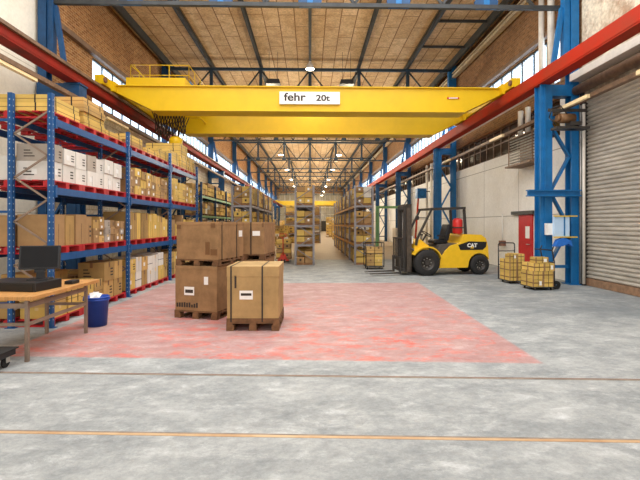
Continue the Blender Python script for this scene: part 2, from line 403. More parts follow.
# rolling shutter door on the right
dr = MB()
n = 46; zb = 0.2
prof = []
for i in range(n):
    z = zb + (DZ - zb) * i / n; h = (DZ - zb) / n
    prof += [(WX + .10, z), (WX + .055, z + h * .35), (WX + .055, z + h * .65)]
prof.append((WX + .10, DZ))
for (xa, za), (xb, zb_) in zip(prof[:-1], prof[1:]):
    dr.add([(xa, DY0, za), (xa, DY1 - .12, za), (xb, DY1 - .12, zb_), (xb, DY0, zb_)], [(0, 1, 2, 3)])
dr.add([(WX + .14, DY0, .2), (WX + .14, DY1 - .12, .2), (WX + .14, DY1 - .12, DZ), (WX + .14, DY0, DZ)], [(0, 1, 2, 3)])
door = struct('door_1', dr, SHUT)
MB().box(WX + .04, WX + .13, DY0, DY1 - .12, 0.01, 0.2).build('bottom_bar', SHUTB, door)
MB().box(WX - .06, WX + .13, DY1 - .12, DY1 - .0, 0, DZ + .1).build('guide_rail', DGREY, door)
MB().cyl((WX - .22, DY0, DZ + .14), (WX - .22, DY1 - .1, DZ + .14), .13, 16).build('shutter_roll', BROWNST, door)
# lintel strip above shutter
struct('trim_1', MB().box(WX - .35, WX - .02, DY0, DY1, DZ + .42, DZ + .62), PIPEW)
# small red door
d2 = MB().box(WX - .05, WX - .0, 14.45, 15.4, 0.0, 2.02)
door2 = struct('door_2', d2, REDD)
MB().box(WX - .12, WX - .0, 14.3, 15.85, 2.04, 2.16).build('door_header', DGREY, door2)
MB().box(WX - .056, WX - .05, 14.62, 14.9, 1.2, 1.62).build('notice', LABELM, door2)
MB().cyl((WX - .1, 14.6, 1.0), (WX - .1, 14.75, 1.0), .015).cyl((WX - .1, 14.6, 1.0), (WX - .05, 14.6, 1.0), .012).build('door_handle', SILV, door2)

# floor rails and joints (almost at right angles to the hall)
def unfloor(px, py):
    th = R(1.33); d = 430 * 1.7 / (py - 224); x = (px - 320) / 430 * d
    return Vector((x * math.cos(th) + d * math.sin(th), -x * math.sin(th) + d * math.cos(th), 0))
for k, (a, b, wdt) in enumerate((((0, 432.3), (640, 441.8), .035), ((0, 372.8), (640, 380.2), .03))):
    p, q = unfloor(*a), unfloor(*b); d = (q - p).normalized(); p -= d * 3.2; q += d * 1.4
    g = MB().bar(p + Vector((0, 0, .0015)), q + Vector((0, 0, .0015)), wdt, .003, 0).bar(p + Vector((0, wdt * .85, .001)), q + Vector((0, wdt * .85, .001)), wdt * .6, .002, 1)
    struct('trim_%d' % (k + 2), g, [GROOVE, GROOVD] if k == 0 else [GROOVD, RUST])
# long conduit ducts under the eaves
struct('trim_4', MB().box(7.3, 7.5, 12.6, Y1, 9.2, 9.32).box(7.3, 7.38, 12.6, Y1, 9.4, 9.46), mat('duct_beige', (196, 180, 152), .6))
struct('trim_5', MB().box(-7.58, -7.42, 12.3, Y1, 7.56, 7.72).box(7.42, 7.58, 12.95, Y1, 7.62, 7.76), BROWNST)

# ------------------------------------------------------------------ crane rails
for s, nm in ((-1, 'left'), (1, 'right')):
    m = MB(); X = s * 6.55
    m.box(X - .17, X + .17, Y0, Y1 - .1, 5.6, 5.64, 0); m.box(X - .17, X + .17, Y0, Y1 - .1, 5.92, 5.96, 0)
    m.box(X - .02, X + .02, Y0, Y1 - .1, 5.64, 5.92, 0)
    m.box(X - s * .17 - .01, X - s * .17 + .01, Y0, Y1 - .1, 5.64, 5.92, 0)
    t = thing('crane_rail_beam', 'red steel crane runway beam running along the %s wall' % nm, 'beam', (0, 0, 0))
    m.build('girder', REDB if s > 0 else REDL, t)
    MB().box(X - .035, X + .035, Y0, Y1 - .1, 5.96, 6.02).build('rail', RUST if s < 0 else SILV, t)
    if s < 0: MB().box(X + .19, X + .26, Y0, Y1 - .1, 5.82, 5.9).build('power_rail', BROWNST, t)

# ------------------------------------------------------------------ lattice columns
def column(s, y, k, bl):
    side = 'left' if s < 0 else 'right'
    t = thing('lattice_column', 'blue steel lattice column on the %s side, %s from the camera' % (side, ORD[k]), 'column', (0, y, 0), 0)
    xi0, xi1, xo0, xo1 = (6.42, 6.76, 7.3, 7.52) if s > 0 else (6.36, 6.74, 7.3, 7.52)
    zt = 5.59 if s > 0 else 5.1
    def sb(m, a, b, y0, y1, z0, z1): m.box(min(s * a, s * b), max(s * a, s * b), y0, y1, z0, z1)
    m = MB(); sb(m, xi0, xi1, -.16, -.13, 0.02, zt); sb(m, xi0, xi1, .13, .16, 0.02, zt); sb(m, xi0 + .08, xi0 + .12, -.13, .13, 0.02, zt)
    sb(m, xi1 - .05, xi1 - .02, -.13, .13, 0.02, zt); sb(m, xi0 + .1, xi0 + .15, -.19, -.16, .02, zt)
    m.build('inner_post', bl, t)
    m = MB(); sb(m, xo0, xo1, -.15, -.12, 0.02, ZT - .1); sb(m, xo0, xo1, .12, .15, 0.02, ZT - .1); sb(m, xo0 + .09, xo0 + .12, -.12, .12, 0.02, ZT - .1)
    m.build('outer_post', bl, t)
    m = MB()
    if s > 0: sb(m, xi1, xo0, -.15, .15, 5.28, 5.59)
    else: sb(m, xi0, xo1, -.2, .2, 5.1, 5.58); sb(m, xi0 - .03, xi1 + .03, -.22, .22, 5.55, 5.595)
    m.build('head_bracket', bl, t)
    m = MB(); sb(m, xo0 - .16, xo0 - .005, -.1, .1, 5.97, ZT - .4); m.build('upper_post', bl, t)
    m = MB(); zs = [.6, 1.6, 2.6, 3.6, 4.5]
    for k2, (za, zb) in enumerate(zip(zs[:-1], zs[1:])):
        a, b = (xi1, xo0) if k2 % 2 == 0 else (xo0, xi1)
        m.bar((s * a, -.03, za), (s * b, -.03, zb), .06, .12, up=(0, 1, 0))
    for z in (0.5, 2.5, 4.7): m.bar((s * xi1, 0, z), (s * xo0, 0, z), .08)
    m.build('lacing', bl, t)
    m = MB(); m.bar((s * 7.12, 0, 7.8), (s * 6.85, 0, 6.0), .12, .1, up=(0, 1, 0)); m.build('knee_brace', bl, t)
    m = MB(); sb(m, xi0 - .08, xi1 + .06, -.25, .25, 0, .02); sb(m, xo0 - .06, xo1 + .05, -.22, .22, 0, .02); m.build('base_plate', bl, t)
    return t
for k, y in enumerate(CY):
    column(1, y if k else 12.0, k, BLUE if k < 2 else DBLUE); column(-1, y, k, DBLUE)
# arm on the right near column
t = thing('cross_arm', 'blue horizontal steel arm bolted across the near right column', 'beam', (0, 11.7, 2.46))
MB().box(5.98, 7.44, -.09, .09, 0, .03).box(5.98, 7.44, -.09, .09, .15, .18).box(5.98, 7.44, -.02, .02, .03, .15).build('arm', BLUE, t)

# ------------------------------------------------------------------ roof: trusses and purlins
def truss(y, k):
    t = thing('roof_truss', 'dark steel roof truss, %s one counted away from the camera' % ORD[k], 'truss', (0, y, 7.9), 0)
    w2 = 7.3; H = 1.72
    MB().bar((-w2, 0, 0), (w2, 0, 0), .12, .11).build('bottom_chord', STEEL, t)
    MB().bar((-w2, 0, H), (w2, 0, H), .12, .14).build('top_chord', STEELB, t)
    xs = [-5.04, -2.52, 0, 2.52, 5.04]
    for x in xs: MB().bar((x, 0, .05), (x, 0, H - .05), .16, .12).build('post', STEELB if k else BLUE, t)
    m = [-6.4, -3.78, -1.26, 1.26, 3.78, 6.4]
    for i, x in enumerate(xs):
        MB().bar((x - .05, 0, H - .08), (m[i], 0, .06), .07, .07, up=(0, 1, 0)).build('diagonal', STEEL, t)
        MB().bar((x + .05, 0, H - .08), (m[i + 1], 0, .06), .07, .07, up=(0, 1, 0)).build('diagonal', STEEL, t)
        MB().prism([(x - .3, -.06), (x + .3, -.06), (x + .34, .16), (x + .14, .42), (x - .14, .42), (x - .34, .16)] if k == 0 else [(x - .2, .05), (x + .2, .05), (x + .11, .3), (x - .11, .3)], -.04, .04).build('gusset', DBLUE if k == 0 else STEELB, t)
for k, y in enumerate(CY): truss(y, k)
names = ['leftmost', 'second from left', 'middle', 'second from right', 'rightmost']
for i, x in enumerate([-5.04, -2.52, 0, 2.52, 5.04]):
    m = MB().box(x - .02, x + .02, Y0 + .2, Y1 - .1, ZT - .2, ZT - .03).box(x - .06, x + .06, Y0 + .2, Y1 - .1, ZT - .03, ZT - .005).box(x - .06, x + .06, Y0 + .2, Y1 - .1, ZT - .24, ZT - .2)
    o = m.build('purlin', STEEL); tag(o, 'dark steel roof purlin under the boards, %s of the five long ones' % names[i], 'beam')
for s, nm in ((-1, 'left'), (1, 'right')):
    o = MB().box(s * 7.15 - .06, s * 7.15 + .06, Y0 + .2, Y1 - .1, 9.62, ZT - .005).build('eaves_beam', STEEL); tag(o, 'dark steel eaves beam above the %s brick wall' % nm, 'beam')
for j, y in enumerate([14.7, 17.1, 19.6]):
    o = MB().bar((5.12, y, ZT - .12), (7.09, y, ZT - .12), .08, .1).build('eaves_strut', STEEL)
    tag(o, 'short dark strut between right purlin and eaves beam, %s one away' % ORD[j], 'beam')

# lamps
def lamp(x, y, z, label, r, grp=None, power=160):
    t = thing('hanging_lamp', label, 'lamp', (x, y, z), 0, grp)
    MB().lathe([(.04, .3), (.07, .22), (.10, .2), (r, .02), (r, 0), (r * .96, 0), (.09, .18)], (0, 0, 0), n=20).build('lamp_shade', SILV, t)
    MB().lathe([(0.001, -.03), (r * .6, -.02), (r * .93, .02), (r * .9, .03)], (0, 0, 0), n=20).build('lamp_glass', LAMPG, t)
    MB().cyl((0, 0, .3), (0, 0, ZT - .24 - z), .012, 6).build('cord', BLACK, t)
    l = bpy.data.lights.new('lamp_light', 'POINT'); l.energy = power; l.color = (1.0, .86, .62); l.shadow_soft_size = .25
    o = bpy.data.objects.new('lamp_light', l); COL.objects.link(o); o.parent = t; o.location = (0, 0, -.3)
    return t
lamp(0.0, 16.4, 7.6, 'round lit hanging lamp above the near yellow crane girder', .17, power=120)
for k, y in enumerate([37, 47, 57.5, 68, 78.5, 89.5]):
    for s, nm in ((-1, 'left'), (1, 'right')):
        lamp(s * 2.5, y, 7.62, 'round lit lamp hanging in the far hall, %s row, %s one away' % (nm, ORD[k]), .24, power=480)
for s in (-1, 1):
    lamp(s * 2.5, 26, 7.62, 'round lit lamp hidden just behind the yellow crane, %s side' % ('left' if s < 0 else 'right'), .27, power=420)

# ------------------------------------------------------------------ overhead cranes
def crane(y, label, z=5.42, detail=True):
    t = thing('overhead_crane', label, 'crane', (0, y, 0))
    for j, (ya, yb) in enumerate(((0, .7), (3.55, 4.25))):
        m = MB(); L = 6.3; l2 = 5.15; zt = 6.19
        m.prism([(-L, zt), (L, zt), (L, 5.98), (l2, z), (-l2, z), (-L, 5.98)], ya + .08, yb - .08)
        m.box(-L, L, ya, yb, zt, zt + .03); m.box(-l2, l2, ya, yb, z - .03, z)
        m.build('girder', YELC, t)
    for s in (-1, 1):
        m = MB().box(s * 6.55 - .13, s * 6.55 + .13, -.6, 4.9, 6.06, 6.34)
        m.box(min(s * 6.3, s * 6.42), max(s * 6.3, s * 6.42), -.1, .8, 5.98, 6.3); m.box(min(s * 6.3, s * 6.42), max(s * 6.3, s * 6.42), 3.45, 4.35, 5.98, 6.3)
        et = m.build('end_carriage', YELC, t)
        for yy in (-.4, .5, 3.8, 4.7):
            MB().cyl((s * 6.55 - .05, yy, 6.14), (s * 6.55 + .05, yy, 6.14), .115, 16).build('wheel', DGREY, et)
        if detail: MB().cyl((s * 6.37, -.5, 6.2), (s * 6.42, -.5, 6.2), .09, 12).build('buffer', RUST, et)
    if detail:
        m = MB().box(-6.1, -4.15, .3, .9, 6.225, 6.56); m.box(-6.1, -4.15, .9, 3.9, 6.48, 6.56); m.box(-6.1, -4.15, 3.6, 3.9, 6.225, 6.48)
        m.build('hoist_platform', YELC, t)
        m = MB()
        for (a, b) in (((-6.2, .92), (-4.2, .92)), ((-6.2, 3.2), (-4.2, 3.2)), ((-6.2, .92), (-6.2, 3.2)), ((-4.2, .92), (-4.2, 3.2))):
            for z_ in (6.85, 7.2): m.cyl((a[0], a[1], z_), (b[0], b[1], z_), .016, 6)
            for q in (0, .33, .66, 1):
                x = a[0] + (b[0] - a[0]) * q; yy = a[1] + (b[1] - a[1]) * q; m.cyl((x, yy, 6.56), (x, yy, 7.2), .016, 6)
        m.cyl((-6.1, .92, 7.2), (-5.6, .92, 6.6), .016, 6)
        m.build('guard_rail', YELC, t)
        mo = MB().cyl((-5.6, 2.0, 6.78), (-4.8, 2.0, 6.78), .2, 16).box(-4.8, -4.4, 1.75, 2.25, 6.57, 6.95).build('hoist_motor', BLUE, t)
        m = MB(); random.seed(3)
        for i in range(11):
            x = -5.6 + i * .1; pts = []
            dpt = .55 + random.random() * .3
            for q in range(9):
                a = q / 8; pts.append((x + .09 * math.sin(a * math.pi * 2) + random.uniform(-.01, .01), 1.2 + a * 1.2, 5.75 - dpt * math.sin(a * math.pi)))
            m.tube(pts, .018, 5)
            pts = [(x + a * .1, 1.5 + .1 * math.sin(a * 6), 5.75 - dpt * 1.2 * math.sin(a * math.pi)) for a in [q / 8 for q in range(9)]]
            m.tube(pts, .015, 5)
        fr = MB().box(-5.7, -4.2, 1.15, 1.2, 5.74, 5.8).box(-5.7, -4.2, 2.4, 2.45, 5.74, 5.8)
        fr.box(-5.65, -5.6, .62, 3.62, 5.8, 5.85).box(-4.3, -4.25, .62, 3.62, 5.8, 5.85).build('cable_frame', YELC, t)
        m.build('festoon_cables', CABLE, t)
        for x in (-3.1, -1.0, 1.0, 3.0):
            MB().box(x - .07, x + .07, .7, .78, 5.44, 5.56).build('cable_clip', RUST, t)
        sp = MB().box(-1.0, .98, -.015, 0.075, 5.63, 6.03).build('name_plate', WHITE, t)
        text('lettering', 'fehr', .36, MATS['dark_print'], sp, (-.5, -.018, 5.845), bold=.0072, sx=1.2)
        text('lettering', '20t', .27, MATS['dark_print'], sp, (.42, -.018, 5.82), bold=.006, sx=1.25)
        MB().box(4.55, 4.95, .05, .078, 5.85, 5.9).build('warning_label', [REDD], t)
        MB().box(4.6, 4.9, .045, .05, 5.86, 5.89).build('warning_label', [WHITE], t)
    return t
crane(14.1, 'large yellow overhead crane with lettered white plate near the camera')
crane(84, 'small distant yellow overhead crane at the far end of the hall', detail=False)
# hoist hook block hanging beyond? -> lamps boxes on the second truss
for s, nm in ((-1, 'left'), (1, 'right')):
    o = MB().prism([(s * 1.75 - .35, 0), (s * 1.75 + .35, 0), (s * 1.75 + .28, .22), (s * 1.75 - .28, .22)], -.2, .2).build('roof_heater', BLACK)
    o.location = (0, 20.6, 8.36); tag(o, 'black box heater hanging under the roof, %s of the lamp' % nm, 'heater')
    for q in (-.2, .2): MB().cyl((s * 1.75 + q, 0, .22), (s * 1.75 + q, 0, ZT - 8.37), .01, 6).build('hanger', BLACK, o)

# ------------------------------------------------------------------ cable trays with tube lights, pipes
t = thing('cable_tray', 'brown steel cable tray with tube lights below the left rail', 'tray', (-6.1, 2, 4.93))
MB().box(-.07, .07, 0, 60, 0, .1).build('tray', BROWNST, t)
for q in (1.2, 6.2, 11, 16): MB().box(-.05, .05, q, q + 1.5, -.07, -.005).build('tube_light', TUBE, t)
for q in range(6): MB().box(-.2, -.07, 10.05 + 9.9 * q, 10.15 + 9.9 * q, .02, .08).build('bracket', BROWNST, t)
t = thing('cable_tray', 'brown steel cable tray with tube lights along the right wall', 'tray', (7.02, 2, 4.85))
MB().box(-.07, .07, 0, 60, 0, .1).build('tray', BROWNST, t)
for q in (5.8, 8.5, 13.2, 19): MB().box(-.16, -.08, q, q + 1.1, -.02, .07).build('tube_light', TUBE, t)
t = thing('white_conduit', 'white horizontal conduit pipe just under the right crane rail', 'pipe', (6.95, 13, 5.72))
MB().cyl((0, 0, 0), (0, 60, 0), .05, 8).build('pipe', PIPEW, t)
t = thing('thin_conduit', 'thin pale conduit running under the left crane rail', 'pipe', (-7.0, -2, 5.45))
MB().cyl((0, 0, 0), (0, 60, 0), .03, 8).build('pipe', PIPEW, t)
for i, (y, z0, z1, r, lb) in enumerate(((13.55, 5.8, 9.1, .085, 'tall white vertical pipe left of the near right column, farther one'),
                                    (13.0, 5.8, 9.1, .1, 'tall white vertical pipe left of the near right column, nearer one'),
                                    (14.9, 4.705, 5.65, .09, 'short white pipe rising from the louvred unit, farther one'),
                                    (14.4, 4.705, 5.65, .09, 'short white pipe rising from the louvred unit, nearer one'),
                                    (26, 0, 5.4, .08, 'white vertical pipe on the right wall between second and third columns, nearer one'),
                                    (27, 0, 5.4, .08, 'white vertical pipe on the right wall between second and third columns, farther one'))):
    o = MB().cyl((7.38, y, z0), (7.38, y, z1), r, 12).build('vertical_pipe', PIPEW); tag(o, lb, 'pipe')
o = MB().cyl((-7.5, 9.5, 4.4), (-7.5, 9.5, 9.9), .05, 8).build('vertical_pipe', BROWNST); tag(o, 'dark vertical pipe on the beige near left wall', 'pipe')
# louvred unit
t = thing('louvre_unit', 'grey louvred ventilation unit high on the white right wall', 'vent', (7.1, 13.6, 3.75))
MB().box(0, .48, 0, 1.65, 0, .03).box(0, .48, 0, 1.65, .92, .95).box(0, .03, 0, .03, .03, .92).box(.0, .03, 1.62, 1.65, .03, .92).box(.42, .48, 0, 1.65, .03, .92).build('casing', BROWNST, t)
m = MB()
for i in range(9): m.bar((.05, 0.03, .1 + i * .095), (.05, 1.62, .1 + i * .095), .045, .02, up=(1, 0, .8)); m.bar((.05, .02, .1 + i * .095), (.45, .02, .1 + i * .095), .04, .02, up=(0, -1, .8))
m.build('louvre', SILV, t)
MB().box(-.1, .48, -.05, 1.7, -.06, -.005).build('bracket', BROWNST, t)
# pipes beside the shutter
for i, (y, r, mt, lb) in enumerate(((11.66, .04, PIPEW, 'white vertical pipe beside the shutter, nearest the door'), (11.79, .02, SILV, 'thin grey conduit between shutter pipe and blue column'))):
    o = MB().cyl((7.53 - i * .0, y, .05), (7.53, y, 5.0), r, 10).build('vertical_pipe', mt); tag(o, lb, 'pipe')
# door operator
t = thing('shutter_motor', 'brown geared shutter motor mounted above the near right column arm', 'motor', (6.97, 11.45, 4.35))
MB().cyl((-.25, 0, .2), (.15, 0, .2), .13, 14).cyl((-.32, 0, .2), (-.25, 0, .2), .09, 12).build('motor_body', COPPER, t)
MB().box(.0, .3, -.12, .12, .0, .1).cyl((.1, 0, -.1), (.1, 0, .1), .1, 12).build('gearbox', DGREY, t)
MB().box(-.55, .5, -.02, .02, .38, .46).box(-.4, .5, -.15, .15, -.1, -.04).build('bracket', DGREY, t)
m = MB(); m.tube([(-.1, -.1, .3), (-.3, -.15, .5), (-.5, -.1, .45), (-.55, -.05, .2), (-.4, -.12, 0)], .015, 6); m.build('cable', BLACK, t)
# unit with sheets on the column
t = thing('sheet_holder', 'pale blue sheets between yellow bars on the near right column', 'holder', (6.66, 11.7, 1.0))
MB().box(.0, .4, -.16, -.04, .36, .9).build('sheet', SHEET, t)
MB().box(-.05, .6, -.2, -.17, .9, .93).build('yellow_bar', YELC, t); MB().box(-.05, .6, -.2, -.17, .33, .36).build('yellow_bar', YELC, t)
MB().box(.24, .28, -.165, -.16, .38, .9).build('sheet_edge', BLUE, t)
m = MB().prism([(-.05, .02), (.04, .2), (.2, .26), (.38, .18), (.42, .02), (.3, .1), (.15, .03)], -.24, -.05)
o = m.build('blue_cloth', CLOTHB, None, (6.68, 11.7, 1.068)); tag(o, 'bright blue cloth hung below the pale sheets on the column', 'cloth')
o = MB().box(6.52, 6.7, 11.66, 11.82, 1.4, 1.72).build('switch_box', WHITE); tag(o, 'small white switch box on the near right column', 'box')
t = thing('hose_reel_pipe', 'thin white service pipe on the right wall left of the red door', 'pipe', (7.5, 16.6, 0))
MB().cyl((0, 0, 1.0), (0, 0, 2.1), .025, 8).build('pipe', WHITE, t); MB().box(-.1, .09, -.1, .1, .85, 1.05).build('valve', RUST, t)
# hanging blue fan heater + red brace
t = thing('fan_heater', 'blue box fan heater mounted high by the second right column', 'heater', (6.9, 26.6, 3.3))
MB().box(-.28, .28, -.25, .25, 0, .6).build('casing', BLUE, t); MB().box(.28, .68, -.04, .04, .4, .46).build('bracket', STEEL, t)
MB().lathe([(.2, -.27), (.22, -.29), (.18, -.28)], (0, 0, .3), 'Y', 16).build('fan_ring', DBLUE, t)
o = MB().bar((6.9, 27.2, 3.5), (5.9, 24.2, .04), .1).build('brace', REDB); tag(o, 'slanting orange-red steel brace behind the forklift guard', 'beam')

# ------------------------------------------------------------------ cartons
def carton_mesh(w, d, h, kind, style):
    """w along X, d along Y, h high; origin at base centre"""
    base = {'kraft': KRAFT, 'brown': KRAFTB, 'yellow': YCAR, 'white': WCAR, 'grey': GCAR}[kind]
    m = MB(); e = .002; x, y = w / 2, d / 2
    m.box(-x, x, -y, y, 0, h, 0)
    if 't' in style:
        tw = .03; m.box(-x - e, x + e, -tw, tw, h * .72, h + e, 1); m.box(-tw, tw, -y - e, y + e, h * .72, h + e, 1)
    if 's' in style:
        for q in (.25, .75):
            m.box(-x - e, x + e, -y + d * q - .012, -y + d * q + .012, -0, h + e, 2)
    if 'h' in style: m.box(-x - e, x + e, -y - e, y + e, h * .46, h * .5, 2)
    if 'l' in style:
        lw = min(.1, d * .3); lh = min(.09, h * .4); a = random.uniform(-.2, .15) * d
        m.box(x - .01, x + e * 1.5, a - lw / 2, a + lw / 2, h * .45 - lh / 2, h * .45 + lh / 2, 3)
        m.box(-lw / 2, lw / 2, -y - e * 1.5, -y + .01, h * .45 - lh / 2, h * .45 + lh / 2, 3)
    if 'p' in style:
        for i in range(3):
            z = h * (.25 + .17 * i); a = d * .12; m.box(x - .01, x + e, a, a + d * .25, z, z + h * .07, 4)
            m.box(-w * .3, -w * .3 + w * .3 * (1 - .2 * i), -y - e, -y + .01, z, z + h * .06, 4)
    if 'b' in style: m.box(x - .01, x + e, -d * .1, d * .22, h * .3, h * .72, 5); m.box(0, w * .3, -y - e, -y + .01, h * .4, h * .7, 5)
    # flap seam and hand hole
    m.box(x - .01, x + e * .7, -.003, .003, h * .02, h * .7, 4) if 'c' in style else None
    return m, [base, TAPE if kind != 'kraft' else DTAPE, STRAP, LABELM, PRINT, PRINTB]
KN = {'kraft': 'tan', 'brown': 'brown', 'yellow': 'yellow', 'white': 'white', 'grey': 'grey'}
def carton(x, y, z, w, d, h, kind, style, label, rz=0, group=None, cat='box'):
    m, ms = carton_mesh(w, d, h, kind, style)
    o = m.build('carton', ms, None, (x, y, z), rz)
    return tag(o, label, cat, group)

# ------------------------------------------------------------------ near blue rack
XF, XM, XB = -4.24, -4.88, -5.75
FY = [7.14, 10.12, 13.13, 16.23]
LV = [1.2, 2.31, 3.45]     # beam tops
rack = thing('pallet_rack', 'tall blue pallet rack with red pallets standing along the left side', 'rack', (0, 0, 0))
def slotpost(x, y, h):
    m = MB().box(x - .036, x + .036, y - .04, y + .04, 0.01, h, 0).box(x - .08, x + .08, y - .045, y + .045, 0, .01, 0)
    z = .12
    while z < h - .05:
        m.box(x - .009, x + .009, y - .0415, y - .038, z, z + .022, 1)
        m.box(x + .03, x + .0375, y - .008, y + .008, z, z + .022, 1); z += .1
    return m.build('upright', [RBLUE, SLOT], rack)
for y in FY:
    for x in (XF, XM, XB): slotpost(x, y, 3.84)
    for (xa, xb) in ((XF - .05, XM + .05),):
        m = MB(); z = .3; k = 0
        while z < 3.5:
            a, b = (xa, xb) if k % 2 else (xb, xa); m.bar((a, y, z), (b, y, z + .36), .03, .02, up=(0, 1, 0)); z += .36; k += 1
        m.build('frame_lacing', LACE, rack)
    for z in (.4, 1.9, 3.4): MB().bar((XM - .05, y, z), (XB + .05, y, z), .04).build('frame_tie', RBLUE, rack)
for a, b in zip(FY[:-1], FY[1:]):
    for z in LV:
        for x in (XF, XB):
            m = MB().box(x - .025, x + .025, a + .045, b - .045, z - .12, z, 0)
            for yy in (a + .045, b - .1): m.box(x + .025, x + .05, yy, yy + .055, z - .17, z + .03, 0)
            m.build('beam', RBLUE, rack)
        MB().box(XM - .02, XM + .02, a + .045, b - .045, z - .09, z).build('beam', MATS['dark_blue_paint'], rack)

# red pallets
def red_pallet():
    t = thing('red_pallet', 'red', 'pallet', (0, 0, 0))
    L, W = .95, 1.42
    m = MB()
    for i in range(7): x = -W / 2 + i * (W - .1) / 6; m.box(x, x + .1, -L / 2, L / 2, .1, .12)
    m.build('deck', REDP, t)
    m = MB()
    for y in (-L / 2, -.05, L / 2 - .1):
        m.box(-W / 2, W / 2, y, y + .1, 0, .02)
        for x in (-W / 2, -.07, W / 2 - .14): m.box(x, x + .14, y, y + .1, .02, .1)
    m.build('blocks', REDP, t)
    return t
rp = None
SH = ['floor level', 'lowest shelf', 'middle shelf', 'top shelf']
BAY = ['nearest', 'middle', 'farthest']
for b in range(3):
    for l in range(4):
        z = 0.001 if l == 0 else LV[l - 1] + .001
        for k in range(3):
            y = FY[b] + .05 + .475 + k * (.96 if b < 2 else 1.0)
            lb = 'red slatted pallet, %s of blue rack, %s bay, %s pallet from near post' % (SH[l], BAY[b], ORD[k])
            if rp is None: rp = red_pallet(); rp['label'] = lb; rp.location = (-4.97, y, z); USED[lb] = 1
            else: dup(rp, (-4.97, y, z), None, lb)
# goods: per bay and level a list of columns (width along Y, [(height, kind, style)...])
random.seed(21)
def cols(total, wmin, wmax):
    out = []; s = 0
    while True:
        w_ = random.uniform(wmin, wmax)
        if s + w_ > total:
            if total - s > wmin * .7: out.append(total - s)
            break
        out.append(w_); s += w_
    return out
SHORT = ['on floor', 'lowest shelf', 'middle shelf', 'top shelf']
def fill(b, l, kinds, wr, hr, hmax, styles, row='front', ystart=None, yend=None, irregular=.03):
    z0 = (0 if l == 0 else LV[l - 1]) + .123
    ya = (ystart or FY[b] + .1); yb = (yend or FY[b + 1] - .1)
    xf = -4.27 if row == 'front' else -4.95
    dep = .64; n = 0; y = ya
    for w_ in cols(yb - ya, *wr):
        z = z0; lay = 0; dd = dep * random.uniform(.85, 1)
        kcol = random.choice(kinds)
        while True:
            h = random.uniform(*hr)
            if z + h > z0 + hmax: break
            wj = w_ * random.uniform(.9, .97) - .01; dj = dd * random.uniform(.92, 1)
            kind = kcol if random.random() < .7 else random.choice(kinds)
            st = random.choice(styles)
            sz = 'tall' if h > wj * 1.1 else ('flat' if h < wj * .5 else 'boxy')
            lb = '%s %s carton, %s, %s bay of blue rack, %s %s column, layer %s' % (sz, KN[kind], SHORT[l], BAY[b], row, ORD[n], ORD[lay])
            ws = lb.split()
            if len(ws) > 16: lb = lb.replace(' of blue rack', ' of rack').replace(', layer ', ', row ')
            if len(lb.split()) > 16: lb = lb.replace('boxy ', '').replace('flat ', '').replace('tall ', '')
            carton(xf - dj / 2 - random.uniform(0, irregular), y + w_ / 2, z + .001, dj, wj, h, kind, st, lb)
            z += h + .002; lay += 1
        y += w_; n += 1
ST = ['tl', 't', 'tc', 'lp', 'c', 'tp', 'h', 'cl']
# level 2.31
fill(0, 2, ['white', 'white', 'white', 'grey'], (.3, .44), (.27, .33), .66, ['p', 'lp', 'b', 'cl', 'p'])
fill(1, 2, ['kraft', 'yellow', 'brown'], (.26, .42), (.17, .24), .66, ST)
fill(2, 2, ['kraft', 'yellow', 'yellow'], (.34, .5), (.16, .22), .72, ST + ['s', 'h'])
# level 1.2
fill(0, 1, ['kraft', 'brown'], (.3, .42), (.5, .56), .57, ['cp', 'pt', 'tc', 'c'], yend=8.55)
fill(0, 1, ['white', 'brown', 'grey', 'kraft'], (.22, .3), (.12, .17), .56, ['t', 'l', 'p', 'tl'], ystart=8.6)
fill(1, 1, ['kraft', 'yellow'], (.22, .32), (.5, .7), .78, ['ct', 'lc', 'p', 'c', 't'])
fill(2, 1, ['kraft', 'yellow', 'brown'], (.22, .34), (.3, .6), .75, ST)
# floor
fill(0, 0, ['yellow', 'kraft', 'kraft'], (.4, .6), (.12, .2), .52, ['h', 's', 't', 'hs'], yend=9.0)
fill(0, 0, ['kraft', 'kraft'], (.42, .52), (.36, .4), .82, ['tc', 'tp'], ystart=9.02)
fill(1, 0, ['kraft', 'white', 'yellow'], (.36, .48), (.3, .4), .84, ['tl', 'tc', 'h', 'tp'])
fill(2, 0, ['kraft', 'yellow'], (.36, .48), (.3, .4), .84, ['tl', 'tc', 'h', 'tp'])
# rear row, brown plus grey that paints in shade deep in the rack
for (b, l, kd, hr) in ((0, 2, ['grey', 'grey', 'white'], (.3, .5)), (0, 1, ['brown', 'grey'], (.5, .56)), (0, 0, ['kraft', 'brown'], (.2, .3)),
                       (1, 2, ['brown', 'kraft'], (.3, .4)), (1, 1, ['brown'], (.5, .7)), (2, 2, ['brown', 'kraft'], (.3, .4))):
    fill(b, l, kd, (.5, .7), hr, .7, ['c', 't', 'cp'], row='rear')
